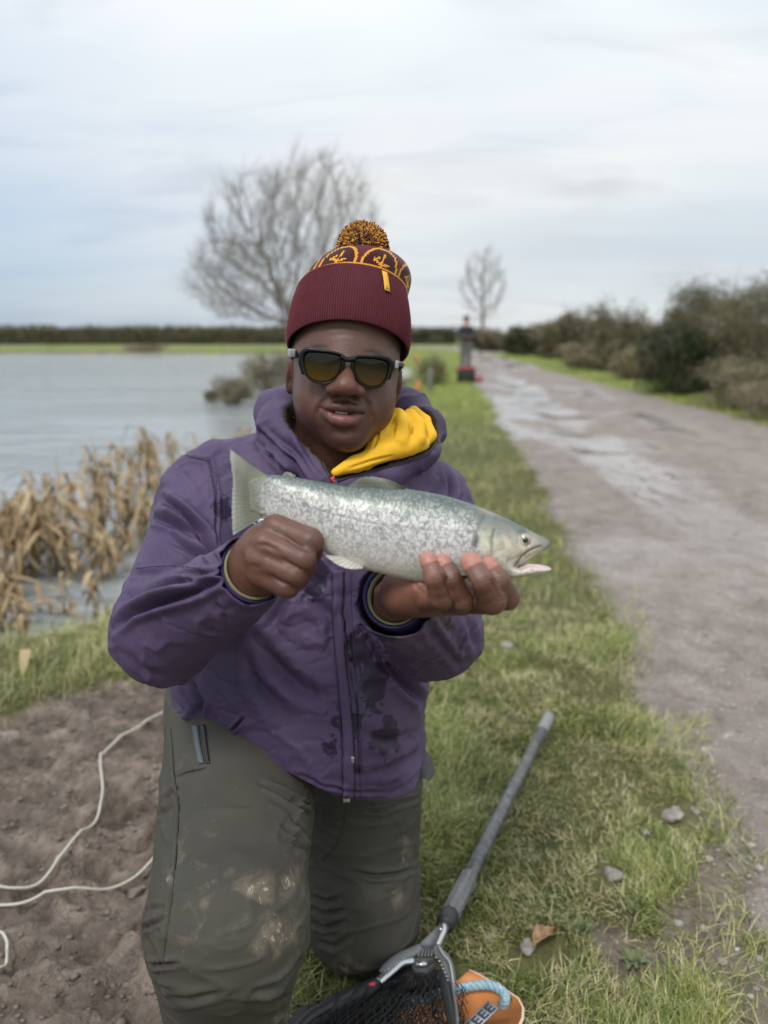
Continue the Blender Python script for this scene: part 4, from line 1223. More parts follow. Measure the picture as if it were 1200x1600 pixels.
# eyes and teeth
mEy = Mat('eye_white', (.75, .70, .66), .15); mIr = Mat('iris', (.035, .018, .010), .1)
for s in (-1, 1):
    bm = bmesh.new(); bmesh.ops.create_uvsphere(bm, u_segments=24, v_segments=16, radius=.0118)
    Ve = np.array([q.co[:] for q in bm.verts]); Fe = {}
    for q in bm.faces: Fe.setdefault(len(q.verts), []).append([x.index for x in q.verts])
    bm.free(); Ve = Ve @ rot('X', 90).T
    Fl = [np.array(x) for x in Fe.values()]
    mi = np.concatenate([(Ve[x].mean(1)[:, 1] < -.0105).astype(int) for x in Fl])
    mesh_obj('eye', H2W(Ve + np.array([s * .031, -.0832, .0105])), Fl, parent=person, mats=[mEy.m, mIr.m], midx=mi)
mTe = Mat('tooth', (.62, .57, .50), .25)
tb = MB(); tc = L(533, 645.5, -.0935)
for k in range(-4, 5):
    w = .0058 if abs(k) < 2 else .005
    V, F = box(tc + np.array([k * .0056, k * k * .0006, .0004 * abs(k)]), (w, .004, .0075), rot('Z', -k * 5), .0012); tb.add(H2W(V), F)
tb.build('teeth', mTe.m, person)

# short hair just showing under the hat brim
mHr = Mat('hair', (.012, .010, .009), .85)
f = Field((-.1, -.12, -.03), (.1, .13, .10), .003)
f.ell((0, .026, .052), (.0785, .094, .086), 0); f.ell((0, .04, .0), (.074, .072, .06), .02)
V, Q = f.mesh(1)
V, Fs = clip(V, Q, (V[:, 2] - (.052 + np.clip((-.030 - V[:, 1]) * 1.1, -.02, .06)) + .03 * sstep(.0, .05, V[:, 1])))
Vn = V * (1 + .012 * fbm(V[:, 0] * 300, V[:, 1] * 300, V[:, 2] * 300, 5, 2)[:, None])
mesh_obj('hair', H2W(Vn), Fs, mHr.m, person)

# ---- bobble hat
HT = rot('X', -24)                                    # leans back: front edge high, back edge low
HC0 = np.array([.001, .008, .040])
def T2W(p): return H2W(np.asarray(p, float) @ HT.T + HC0)
hat_c = (.118, .018, .030)
mCuff = Mat('knit_cuff', rough=.9, spec=.15)
th_n = mCuff.noise(700, 2)
mCuff.color(mCuff.mix(mCuff.noise(90, 3), (.070, .013, .021), (.120, .027, .038)))
mCuff.bump(th_n, .5, .001)
mCuff.b.inputs['Sheen Weight'].default_value = .35; mCuff.b.inputs['Sheen Roughness'].default_value = .5
mCuff.b.inputs['Sheen Tint'].default_value = (.75, .35, .38, 1)
RX, RY = .0850, .1010
prof = catmull([(.915, .026), (.945, .006), (.985, -.003), (1.012, .004), (1.022, .018), (1.008, .038), (.972, .058), (.925, .0755), (.905, .080), (.885, .078), (.870, .068)], 5)
nT = 1120; th = np.linspace(0, 2 * math.pi, nT, endpoint=False)
rib = np.cos(th * 160)
V = []
for k, (r, z) in enumerate(prof):
    e = .0009 * (1 if 6 < k < 44 else .5)
    wv_ = 1 + .010 * vnoise(np.cos(th) * 2, np.sin(th) * 2, z * 20, 4)
    rr_ = r * wv_ + e / RX * rib
    V.append(np.stack([RX * rr_ * np.sin(th), -RY * rr_ * np.cos(th), z + .0015 * np.cos(th * 2 + 1) + 0 * th], 1))
V = np.concatenate(V)
mesh_obj('hat', T2W(V), grid_faces(len(prof), nT, True), mCuff.m, person)
beanie = col.objects.get('hat'); beanie.name = 'hat_cuff'; beanie.data.name = 'hat_cuff'
# crown: one face per stitch, the yellow line, arcs and fir-twig marks knitted in
nA, nR = 270, 62
cprof = catmull([(.875, .060), (.900, .074), (.895, .088), (.850, .104), (.74, .118), (.52, .127), (.26, .130), (.02, .131)], 12)
seg = np.concatenate([[0], np.cumsum(np.hypot(np.diff(cprof[:, 0] * .09), np.diff(cprof[:, 1])))])
s_ = np.linspace(0, seg[-1], nR); pr = np.stack([np.interp(s_, seg, cprof[:, 0]), np.interp(s_, seg, cprof[:, 1])], 1)
th = np.linspace(0, 2 * math.pi, nA, endpoint=False)
V = []
for k in range(nR):
    r, z = pr[k]
    bul = 1 + .05 * np.cos(th - 1.35) * sstep(.07, .11, np.array(z)) + .012 * vnoise(np.cos(th) * 3, np.sin(th) * 3, z * 30, 8)
    st = .0006 * ((-1) ** np.arange(nA)) / RX
    V.append(np.stack([RX * (r * bul + st) * np.sin(th) + .012 * sstep(.07, .13, z), -RY * (r * bul + st) * np.cos(th), z + 0 * th], 1))
V = np.concatenate(V); Fc = grid_faces(nR, nA, True)
ai = Fc[:, 0] % nA; ki = Fc[:, 0] // nA
circ = 2 * math.pi * .093; al = ((ai + .5) / nA - 0) * circ; he = s_[ki] - .0205
al = (al + circ / 2) % circ - circ / 2
pitch_ = circ / 8; uu = (al - .031 + pitch_ / 2) % pitch_ - pitch_ / 2; vv2 = he - .003
edge = np.abs(np.hypot(uu, vv2) - .0315) < .0021
line = np.abs(he - .0005) < .0014
def seg_d(x, y, a, b):
    a, b = np.array(a), np.array(b); d = b - a; t = np.clip(((x - a[0]) * d[0] + (y - a[1]) * d[1]) / (d @ d), 0, 1)
    return np.hypot(x - a[0] - t * d[0], y - a[1] - t * d[1])
mark = np.zeros(len(uu), bool)
for a, b in [((0, -.004), (.004, .019)), ((.001, .001), (-.012, .009)), ((.001, .001), (.014, .004)), ((-.001, -.003), (-.014, -.002)), ((0, -.004), (.010, -.009)), ((-.013, .006), (-.004, .012))]:
    mark |= seg_d(uu, vv2, a, b) < .0017
jag = ((ai + ki) % 2 == 0)
yel = ((edge | mark) & (he > 0)) | line
inner = (np.hypot(uu, vv2) < .0315) & (he > 0)
mi = np.where(yel, 1, np.where(inner, 2, 0))
def knit(name, c1, c2):
    m = Mat(name, rough=.9, spec=.15); m.color(m.mix(m.noise(300, 2), c1, c2)); m.bump(m.noise(500, 2), .5, .0012)
    m.b.inputs['Sheen Weight'].default_value = .25; return m
mK0 = knit('maroon_knit', (.085, .013, .022), (.135, .024, .036)); mK1 = knit('yellow_knit', (.62, .27, .02), (.80, .38, .04)); mK2 = knit('dark_knit', (.035, .008, .012), (.06, .012, .018))
mesh_obj('hat_crown', T2W(V), Fc, parent=person, mats=[mK0.m, mK1.m, mK2.m], midx=mi, smooth=False)
# pompom of cut yarn ends
pc = L(567, 388, .018); pcw = H2W(pc)
mb = MB(); rg = np.random.default_rng(3)
for k in range(3400):
    d = unit(rg.normal(size=3)); 
    R0, R1 = .012, .0365 * rg.uniform(.86, 1.04)
    b = unit(d + rg.normal(0, .10, 3))
    p0, p1, p2 = pcw + d * R0, pcw + d * (R0 + R1) * .5, pcw + b * R1
    a = unit(np.cross(d, rg.normal(size=3))); c = np.cross(d, a); w = rg.uniform(.0007, .0010)
    ring = [a, -.5 * a + .866 * c, -.5 * a - .866 * c]
    V = np.array([p + q * ww for p, ww in ((p0, w), (p1, w), (p2, w * 1.15)) for q in ring])
    F = np.array([[i * 3 + j, i * 3 + (j + 1) % 3, (i + 1) * 3 + (j + 1) % 3, (i + 1) * 3 + j] for i in range(2) for j in range(3)])
    cl = 1 if rg.random() < .56 else 0
    mb.add(V, [F], cl); mb.add(V[6:9], np.array([[0, 1, 2]]), cl)
mb.build('pompom', None, person, smooth=False, mats=[mK0.m, knit('yarn_yellow', (.66, .30, .025), (.85, .44, .06)).m])
# folded woven label on the cuff
mLb = Mat('label_yellow', (.78, .42, .03), .7); mLk = Mat('label_ink', (.12, .05, .03), .7)
V = T2W(V) if False else None
def cuff_pt(thd, z, off=.0015):
    r = np.interp(z, prof[10:45, 1], prof[10:45, 0]); t = math.radians(thd)
    return np.array([(RX * r + off) * math.sin(t), -(RY * r + off) * math.cos(t), z])
rows = [T2W([cuff_pt(25 + a, z, .0022 + .0015 * math.sin((z - .04) * 60)) for a in np.linspace(-2.9, 2.9, 4) + (z - .06) * -60]) for z in np.linspace(.076, .047, 7)]
rows[-1][1:3] += (rows[-1][1:3] - rows[-2][1:3]) * .0
V = np.concatenate(rows); lb = mesh_obj('hat_label', V, grid_faces(7, 4), mLb.m, person)
mo = lb.modifiers.new('t', 'SOLIDIFY'); mo.thickness = .0008
mb = MB()
for k, z in enumerate(np.linspace(.050, .072, 9)):
    a = 25 + (z - .06) * -60
    wq = (1.5 if k == 0 else (.5 + .5 * (k % 3)))
    q = [cuff_pt(a - wq, z, .0042), cuff_pt(a + wq, z, .0042), cuff_pt(a + wq, z + .0011, .0042), cuff_pt(a - wq, z + .0011, .0042)]
    mb.add(T2W(q), np.array([[0, 1, 2, 3]]))
o = mb.build('lettering', mLk.m); o.parent = lb; o.location = -person.location; o.matrix_parent_inverse = Matrix()

# ---- sunglasses
mFr = Mat('frame_black', (.006, .007, .007), .30, spec=.32); mTm = Mat('temple_grey', (.32, .34, .34), .45)
mLn = Mat('lens_amber', rough=.04, spec=.28)
zc = mLn.n('ShaderNodeSeparateXYZ'); mLn.l(mLn.attr('lens', 'Vector'), zc.inputs[0])
mLn.color(mLn.ramp(mLn.attr('lz'), [(0, (.110, .058, .006)), (.4, (.050, .032, .008)), (.75, (.012, .011, .007)), (1, (.006, .006, .005))]))
mLn.b.inputs['Transmission Weight'].default_value = .12
mLn.b.inputs['Coat Weight'].default_value = 0; mLn.b.inputs['Coat Roughness'].default_value = .02
GY0 = -.1075
def gl(u, v, dy=0.0):
    p = L(u, v, GY0); x = p[0] - gcx; p = L(u, v, GY0 + 3.2 * x * x); p[1] += dy; return p
gcx = L(538, 575, GY0)[0]
z2 = lambda a, b: (440 + a / 4.615, 480 + b / 4.615)
lensL = [z2(*q) for q in [(160, 352), (185, 325), (240, 322), (330, 328), (410, 345), (440, 368), (436, 420), (412, 480), (370, 525), (310, 543), (245, 535), (195, 505), (168, 455), (158, 400)]]
lensR = [z2(*q) for q in [(520, 388), (545, 366), (610, 364), (690, 371), (745, 385), (775, 410), (772, 455), (752, 520), (718, 562), (665, 578), (608, 568), (560, 530), (532, 480), (520, 430)]]
def offs(poly, d):
    P = np.array(poly); c = P.mean(0); n = len(P); out = []
    for i in range(n):
        t = P[(i + 1) % n] - P[i - 1]; nn = np.array([t[1], -t[0]]); nn /= np.linalg.norm(nn)
        if nn @ (P[i] - c) < 0: nn = -nn
        out.append(P[i] + nn * d)
    return np.array(out)
glasses = empty('sunglasses', tuple(H2W((0, -.1, 0)))); glasses.parent = person
glasses.location = Vector(H2W((0, -.1, 0))) - person.location
def gobj(name, Vh, Fs, mat, smooth=True, attrs=None, par=None):
    o = mesh_obj(name, H2W(Vh), Fs, mat, glasses, smooth, attrs); return o
fr = MB()
for li, lens in enumerate((lensL, lensR)):
    Pc = catmull(np.array(lens), 6, True); n = len(Pc)
    # rim wider at the top and outer corner
    cx, cy = Pc.mean(0)
    outw = np.where(Pc[:, 1] < cy, 4.0, 2.6) + np.clip((cx - Pc[:, 0]) * (1 if li == 0 else -1) / 26, 0, 1) * 4.2 * (Pc[:, 1] < cy + 12)
    O = np.array(offs(Pc, 1.0)); O = Pc + (O - Pc) * outw[:, None]
    rings = []
    for P_, dy in ((Pc, .0018), (Pc, -.0012), (Pc + (O - Pc) * .25, -.0022), (Pc + (O - Pc) * .8, -.0020), (O, -.0008), (O, .0034), (Pc, .0040)):
        rings.append(np.array([gl(a, b, dy) for a, b in P_]))
    V = np.stack(rings, 1).reshape(-1, 3)
    i = np.arange(n)[:, None]; j = np.arange(7)[None]
    F = np.stack(np.broadcast_arrays(i * 7 + j, ((i + 1) % n) * 7 + j, ((i + 1) % n) * 7 + (j + 1) % 7, i * 7 + (j + 1) % 7), -1).reshape(-1, 4)
    fr.add(H2W(V), F)
    # lens: slightly domed disc
    c = np.array([cx, cy]); ringsL = []
    for k, sc in enumerate((1.03, .85, .6, .3)):
        ringsL.append(np.array([gl(*(c + (q - c) * sc), .0012 - .0012 * (1 - sc ** 2)) for q in Pc]))
    V = np.concatenate(ringsL + [np.array([gl(cx, cy, 0)])]); F = np.concatenate([np.stack([k * n + np.arange(n), k * n + (np.arange(n) + 1) % n, (k + 1) * n + (np.arange(n) + 1) % n, (k + 1) * n + np.arange(n)], 1) for k in range(3)])
    T = np.stack([3 * n + np.arange(n), 3 * n + (np.arange(n) + 1) % n, np.full(n, 4 * n)], 1)
    lz = (V[:, 2] - V[:, 2].min()) / np.ptp(V[:, 2])
    o = mesh_obj('lens', H2W(V), [F, T], mLn.m, glasses, attrs={'lz': lz})
    mo = o.modifiers.new('t', 'SOLIDIFY'); mo.thickness = .0012; mo.offset = 0
# bridge
br = [gl(*z2(*q), -.0005) for q in [(428, 352), (455, 372), (480, 378), (505, 376), (530, 372)]]
V, F = tube(catmull(br, 5), .0036, 10); fr.add(H2W(V), F)
for a in ([(443, 385), (446, 425), (428, 465)], [(514, 395), (512, 440), (524, 480)]):
    V, F = tube(catmull([gl(*z2(*q), .002) for q in a], 5), np.linspace(.0030, .0018, 11), 8); fr.add(H2W(V), F)
fr.build('frame', mFr.m, glasses)
# temples
for s, (hu, hv) in ((-1, (456, 551)), (1, (620, 569))):
    h = gl(hu, hv); tb_ = MB()
    ear = np.array([s * .0760, .012, .014]); 
    path = catmull([h + np.array([0, .003, 0]), h + np.array([s * .0008, .012, 0]), np.array([s * .0722, -.045, h[2] * .9]), ear, np.array([s * .077, .035, -.012])], 8)
    V, F = tube(path, np.linspace(.0042, .0026, len(path)), 10, flat=1.0, upv=(0, 0, 1)); tb_.add(H2W(V), F)
    o = tb_.build('temple', mFr.m, glasses)
    V, F = box(h + np.array([s * .0005, .0015, -.0005]), (.0085 if s < 0 else .004, .0065, .0100), rot('Z', -s * 28), .0008)
    g2 = mesh_obj('hinge', H2W(V), F, mTm.m, glasses, smooth=False)

# ================================================================== CLOTHES
mJk = Mat('jacket_shell', rough=.6, spec=.28)
mJk.b.inputs['Sheen Weight'].default_value = .02
Pj = mJk.co()
base = mJk.mix(mJk.ramp(mJk.noise(7, 4), [(.35, 0.0), (.65, 1.0)]), (.062, .042, .096), (.092, .064, .128))
wetn = mJk.noise(34, 5, .62, .5); wreg = mJk.attr('wet')
wm = mJk.ramp(mJk.math('ADD', wetn, mJk.math('SUBTRACT', mJk.math('MULTIPLY', wreg, .42), .22)), [(.525, 0.0), (.56, 1.0)])
base = mJk.mix(mJk.math('MULTIPLY', wm, .82), base, (.014, .010, .026))
dust = mJk.ramp(mJk.noise(120, 5, .7), [(.66, 0.0), (.76, .35)])
base = mJk.mix(mJk.math('MULTIPLY', dust, mJk.attr('dirt')), base, (.42, .38, .38))
base = mJk.mix(mJk.attr('lining'), base, (.050, .043, .027))
mJk.color(base); mJk.rough(mJk.mix(wm, (.60, .60, .60), (.36, .36, .36)))
weave = mJk.noise(900, 2)
mJk.bump(weave, .14, .0006, mJk.bump(mJk.noise(22, 4, .55, .4), .10, .006))

GJ = .0055
f = Field((-.47, .70, .38), (.27, 1.62, 1.17), GJ)
f.ell(W(512, 860, 1.235), (.188, .125, .19), 0)
f.cone(W(352, 775, 1.22), W(655, 790, 1.285), .070, .064, .05)
f.cone(W(520, 745, 1.20), W(370, 770, 1.22), .060, .060, .05)
f.cone(W(545, 745, 1.21), W(660, 785, 1.28), .058, .058, .05)
f.ell(W(470, 1050, 1.29), (.205, .165, .175), .07)
f.ell(W(472, 1175, 1.325), (.206, .165, .135), .05)
f.cone(W(505, 950, 1.22), W(500, 1130, 1.22), .085, .10, .08)
# sleeves
f.cone(W(330, 782, 1.205), W(258, 985, 1.045), .078, .066, .030)
f.cone(W(258, 985, 1.045), W(392, 893, .868), .070, .0400, .016)
f.cone(W(392, 893, .868), W(430, 866, .820), .0400, .0400, .004)
f.cone(W(668, 812, 1.275), W(676, 985, 1.13), .070, .064, .03)
f.cone(W(676, 985, 1.13), W(622, 934, .925), .066, .0470, .020)
f.cone(W(622, 934, .925), W(600, 915, .855), .0470, .0460, .004)
# collar and lowered hood round the neck
hood = [(500, 738, 1.105, .020), (468, 705, 1.125, .026), (438, 668, 1.17, .031), (437, 645, 1.215, .034), (480, 640, 1.29, .045), (560, 655, 1.33, .05), (628, 652, 1.285, .045),
        (664, 668, 1.225, .027), (660, 705, 1.165, .022), (598, 738, 1.13, .024), (545, 756, 1.11, .022), (500, 752, 1.105, .020)]
P = [W(a, b, c) for a, b, c, r in hood]; R = [r for *_, r in hood]
f.chain(P, R, .018)
cutF = Field(f.lo, f.lo + (f.n - 1) * GJ, GJ)
cutF.a[:] = .5
cutF.ell(W(556, 640, 1.145), (.100, .105, .074), 0)
cutF.ell(W(630, 662, 1.15), (.064, .080, .044), .02)
cutF.cone(W(545, 690, 1.10), W(522, 742, 1.055), .050, .010, .02)
cutF.cone(W(562, 600, 1.12), W(558, 660, 1.15), .100, .082, .02)
a, b = f.a, -cutF.a
k = .006; hh = np.clip(.5 - .5 * (b - a) / k, 0, 1)
f.a = np.maximum(a, b)
V, Q = f.mesh(1)
V, Q = subdivide(V, Q)
N = normals(V, Q)
u_, v_, t_ = PX(V)
vd = V - np.array([0, 0, CAM_H]); vd /= np.linalg.norm(vd, axis=1)[:, None]
facing = np.clip(-(N * vd).sum(1), 0, 1)
zj = lambda P: [(160 + a / 1.935, 600 + b / 1.935) for a, b in P]
right_arm = t_ < 1.10 + 0 * t_
creases = [  # polyline (picture), width px, depth m
    (zj([(150, 330), (225, 378), (300, 455), (350, 550)]), 8, .0075), (zj([(120, 395), (200, 420), (290, 470), (340, 540)]), 7, .0045),
    (zj([(100, 575), (200, 570), (300, 575), (400, 560)]), 5, .0035), (zj([(38, 740), (95, 690), (180, 660), (280, 628), (370, 585)]), 8, .0080),
    (zj([(60, 660), (140, 620), (230, 600), (330, 590)]), 8, .0045), (zj([(215, 480), (270, 510), (340, 560)]), 6, .0035),
    (zj([(60, 800), (120, 860), (230, 900)]), 9, .0016), (zj([(330, 640), (370, 700), (400, 760)]), 8, .0016),
    (zj([(205, 245), (260, 225), (325, 235), (345, 330), (340, 480), (355, 545)]), 3, .0022),
    (zj([(330, 240), (380, 260), (470, 250)]), 9, .0020), (zj([(470, 140), (500, 200), (560, 260), (610, 300)]), 7, .0030),
    (zj([(575, 100), (600, 180), (650, 250), (690, 290)]), 6, .0016), (zj([(480, 150), (560, 190), (620, 250)]), 12, .0030),
    (zj([(270, 900), (300, 960), (290, 1010)]), 7, .0045), (zj([(215, 940), (250, 990), (240, 1030)]), 6, .0040), (zj([(205, 990), (260, 1010), (300, 1040)]), 5, .0030),
    (zj([(385, 1060), (425, 1010)]), 3, .0050), (zj([(390, 1065), (405, 1090), (440, 1100)]), 3, .0030),
    (zj([(430, 730), (500, 830), (600, 920), (700, 960)]), 16, .0050), (zj([(420, 790), (470, 900), (560, 1010)]), 16, .0038), (zj([(560, 640), (520, 720), (480, 760)]), 10, .0030),
    (zj([(620, 640), (690, 700), (700, 820)]), 12, .0022), (zj([(830, 800), (900, 900), (960, 960), (985, 1000)]), 9, .0050), (zj([(800, 700), (850, 850), (930, 930)]), 12, .0040),
    (zj([(790, 1060), (860, 1080), (960, 1050)]), 12, .0030), (zj([(880, 1240), (930, 1200), (985, 1150)]), 7, .0040), (zj([(780, 1180), (880, 1160), (990, 1090)]), 10, .0025),
    (zj([(600, 1180), (660, 1210), (760, 1230), (880, 1235)]), 4, .0018), (zj([(300, 1040), (350, 1065), (400, 1080)]), 4, .0025),
    (zj([(960, 690), (1000, 760), (1080, 850), (1120, 830)]), 9, .0028), (zj([(1000, 690), (1060, 760), (1100, 840)]), 8, .0020), (zj([(1040, 260), (1050, 330), (1060, 380)]), 6, .0045), (zj([(1080, 300), (1090, 350)]), 6, .0030),
    (zj([(850, 760), (920, 820), (1000, 880)]), 12, .0018), (zj([(1085, 680), (1110, 740), (1125, 800)]), 7, .0028),
    (zj([(720, 640), (740, 800), (770, 1000), (775, 1245)]), 2.2, .0022)]
ds = np.zeros(len(V))
for pts, w, a in creases + [([(404, 672), (430, 700), (458, 722), (476, 748)], 5, .0055), ([(446, 640), (470, 680), (490, 720)], 7, .003)]: ds += groove(u_, v_, pts, w * .72, a * 2.1, .7)
arm_hide = (t_ > 1.02) & (u_ < 420) & (v_ > 830) & (v_ < 1075)
ds *= sstep(.05, .5, facing)
# slack cloth: long soft ripples, stretched across the sleeves and down the front
n1_ = fbm(V[:, 0] * 9, V[:, 1] * 9, V[:, 2] * 5, 81, 3)
n2_ = 1 - np.abs(fbm(V[:, 0] * 13 + V[:, 2] * 7, V[:, 1] * 10, V[:, 2] * 14 - V[:, 0] * 6, 82, 3)) * 2.2
n3_ = 1 - np.abs(fbm(V[:, 0] * 20 - V[:, 2] * 16, V[:, 1] * 14, V[:, 2] * 26 + V[:, 0] * 12, 83, 3)) * 2.6
ds += .0032 * n1_ + .0034 * np.clip(n2_, 0, 1) ** 2 - .0020 * np.clip(n3_, 0, 1) ** 3 * sstep(.1, .5, fbm(V[:, 0] * 5, V[:, 1] * 5, V[:, 2] * 5, 84, 2) + .3)
neck = np.exp(-((V - W(560, 680, 1.16)) ** 2).sum(1) / .14 ** 2)
lin_raw = np.array(cutF.a, float)
gi = np.clip(((V - f.lo) / GJ).round().astype(int), 0, np.array(f.n) - 1)
lin = lin_raw[gi[:, 0], gi[:, 1], gi[:, 2]]
ds *= 1 - .6 * sstep(.02, .0, np.abs(lin))
V = V + N * ds[:, None]
# open the cuffs and the hem
def open_tube(V, s, c, ax, r): 
    q = V - c; return np.where(np.linalg.norm(q, axis=1) < r, -(q @ ax), 1.0)
cR, aR = W(392, 893, .868), unit(W(392, 893, .868) - W(258, 985, 1.045))
cL, aL = W(620, 932, .920), unit(W(622, 934, .925) - W(690, 985, 1.13))
u_, v_, t_ = PX(V)
hemv = np.interp(u_, [240, 262, 300, 340, 372, 410, 440, 480, 520, 560, 600, 640, 672, 700], [1128, 1130, 1138, 1160, 1172, 1186, 1202, 1222, 1242, 1250, 1250, 1240, 1214, 1205])
s = np.minimum((hemv - v_) * .001, 1)
s = np.minimum(s, open_tube(V, s, cR + aR * .006, aR, .135)); s = np.minimum(s, open_tube(V, s, cL + aL * .006, aL, .135))
V, Fs = clip(V, Q, s)
u_, v_, t_ = PX(V)
def blob(u, v, c, r, p=2): return np.exp(-(((u - c[0]) / r[0]) ** 2 + ((v - c[1]) / r[1]) ** 2))
wet_ = np.zeros(len(V))
for c, r in [((588, 1075), (30, 55)), ((605, 1150), (32, 38)), ((540, 1135), (36, 42)), ((520, 1160), (22, 34)), ((600, 960), (34, 60)), ((560, 1010), (30, 40)), ((640, 925), (30, 18)), ((690, 975), (22, 12)), ((495, 905), (30, 45)), ((560, 1200), (22, 14)), ((350, 790), (18, 22))]:
    wet_ = np.maximum(wet_, blob(u_, v_, c, r))
dirt_ = blob(u_, v_, (500, 1120), (120, 120)) + .4
gi = np.clip(((V - f.lo) / GJ).round().astype(int), 0, np.array(f.n) - 1)
def trilin(A, P):
    g = np.clip((P - f.lo) / GJ, 0, np.array(A.shape) - 1.001); i = np.floor(g).astype(int); w = g - i; r = 0
    for a in (0, 1):
        for b in (0, 1):
            for c in (0, 1):
                r = r + A[i[:, 0] + a, i[:, 1] + b, i[:, 2] + c] * (w[:, 0] if a else 1 - w[:, 0]) * (w[:, 1] if b else 1 - w[:, 1]) * (w[:, 2] if c else 1 - w[:, 2])
    return r
lin = (1 - sstep(.0030, .0050, trilin(lin_raw, V))) * (np.linalg.norm(V - W(560, 680, 1.16), axis=1) < .17)
jacket = mesh_obj('jacket', V, Fs, mJk.m, person, attrs={'wet': wet_ * (t_ < 1.22), 'dirt': dirt_, 'lining': lin.astype(float)})
mo = jacket.modifiers.new('cloth', 'SOLIDIFY'); mo.thickness = .0022; mo.offset = -1
# surface lookup for trims
JT = BVHTree.FromPolygons([tuple(p) for p in V], [tuple(int(i) for i in q) for F in Fs for q in F])
def on_surf(tree, u, v, off=.0012, default_t=1.15, maxt=None):
    o = Vector((0, 0, CAM_H)); d = Vector(W(u, v, 1.0)) - o; d.normalize()
    h = tree.ray_cast(o, d)
    if h[0] is None: return W(u, v, default_t), -np.array(d)
    n = np.array(h[1]); 
    if n @ np.array(d) > 0: n = -n
    return np.array(h[0]) + n * off, n
def strip(tree, pts, wpx, off, n=10, cross=3, lift=0.0):
    """ribbon lying on a surface along a picture-traced line"""
    C = catmull(np.array(pts, float), n); T = np.gradient(C, axis=0); T /= np.linalg.norm(T, axis=1)[:, None]; Nn = np.stack([T[:, 1], -T[:, 0]], 1)
    wpx = np.full(len(C), wpx) if np.isscalar(wpx) else np.interp(np.linspace(0, 1, len(C)), np.linspace(0, 1, len(wpx)), wpx)
    rows = []
    for c, nn, w in zip(C, Nn, wpx):
        rows.append([on_surf(tree, *(c + nn * w * q), off + lift * (1 - q * q * 4))[0] for q in np.linspace(-.5, .5, cross)])
    return np.array(rows).reshape(-1, 3), grid_faces(len(C), cross)
def strip_obj(tree, name, pts, w, off, mat, par, th=.0012, n=10, cross=3, lift=0.0):
    V, F = strip(tree, pts, w, off, n, cross, lift); o = mesh_obj(name, V, F, mat, par)
    m = o.modifiers.new('t', 'SOLIDIFY'); m.thickness = th; m.offset = 0; return o
def seam(tree, name, pts, r, mat, par, off=.0006, n=10):
    C = catmull(np.array(pts, float), n); P = np.array([on_surf(tree, *c, off)[0] for c in C]); V, F = tube(P, r, 6); return mesh_obj(name, V, F, mat, par)
mTr = Mat('jacket_trim', (.055, .038, .085), .5); mZp = Mat('zip_dark', (.020, .018, .024), .45); mMt = Mat('zip_metal', (.45, .45, .46), .35, .8)
mPk = Mat('pull_red', (.60, .06, .08), .5); mOl = Mat('olive_binding', (.10, .085, .035), .6)
zipl = [(537, 890), (537, 950), (541, 1020), (547, 1090), (552, 1160), (553, 1215), (552, 1244)]
strip_obj(JT, 'zip_flap', [(a - 9, b) for a, b in zipl], 15, .0022, mJk.m, person, .0020, 10, 5, .0012)
seam(JT, 'zip_seam', zipl, .0011, mZp.m, person, .0012)
seam(JT, 'stitching', [(a - 19, b) for a, b in zipl], .0006, mTr.m, person)
seam(JT, 'stitching', [(a + 12, b) for a, b in zipl], .0005, mTr.m, person)
V, F = box(on_surf(JT, 549, 1186, .0045)[0], (.0045, .002, .010), None, .0008); mesh_obj('zip_pull', V, F, mMt.m, person)
V, F = box(on_surf(JT, 541, 1246, .003)[0], (.010, .003, .009), None, .0008); mesh_obj('zip_stop', V, F, mMt.m, person)
seam(JT, 'stitching', [(289, 711), (312, 716), (330, 724), (337, 745), (338, 770), (336, 800)], .0006, mTr.m, person)
seam(JT, 'stitching', [(212, 888), (260, 884), (300, 887), (340, 893)], .0005, mTr.m, person)
# neck zip running up the collar edge, and the red pull
seam(JT, 'collar_zip', [(519, 752), (508, 731), (497, 709), (484, 688), (470, 667), (457, 652)], .0016, mZp.m, person, .0008)
seam(JT, 'collar_zip', [(527, 752), (560, 742), (600, 731), (640, 721), (668, 709), (684, 690)], .0016, mZp.m, person, .0008)
seam(JT, 'lining_edge', [(530, 744), (560, 735), (600, 722), (640, 709), (664, 697), (676, 682)], .0014, mOl.m, person, .0008)
mb = MB()
for k in range(6):
    a = k * 1.05; V, F = tube([W(519 + 2 * math.cos(a), 744 + 1.2 * k, 1.07), W(521 + 2 * math.cos(a + 1), 747 + 1.2 * k, 1.068), W(520 + 2 * math.cos(a + 2), 750 + k, 1.07)], .0012, 6); mb.add(V, F)
mb.build('zip_cord', mPk.m, person)
# white chest emblem, mostly hidden by fish and fist
zl = lambda P: [(380 + a / 17.14, 780 + b / 17.14) for a, b in P]
mWh = Mat('emblem_white', (.78, .78, .78), .6); mb = MB()
for pts, w in [([(300, 495), (460, 530), (630, 575)], 2.4), ([(500, 455), (590, 405), (690, 368), (790, 378)], 2.6), ([(500, 465), (590, 480), (680, 500)], 2.4), ([(790, 380), (740, 440), (690, 500)], 2.6), ([(440, 400), (520, 365), (600, 350)], 1.2),
               ([(260, 610), (340, 555), (460, 560), (560, 600)], 1.3), ([(260, 615), (340, 655), (440, 670), (540, 690)], 1.3), ([(400, 590), (470, 600), (540, 615)], 2.2),
               ([(270, 745), (330, 700), (400, 668), (520, 695)], 1.2), ([(270, 750), (340, 790), (430, 815)], 1.4), ([(400, 760), (440, 735), (490, 715)], 1.6),
               ([(700, 560), (900, 620), (1100, 700)], 2.4), ([(820, 420), (900, 470), (1000, 520)], 2.4)]:
    V, F = strip(JT, zl(pts), w, .0012, 5, 2); mb.add(V, F)
mb.build('emblem', mWh.m, person)
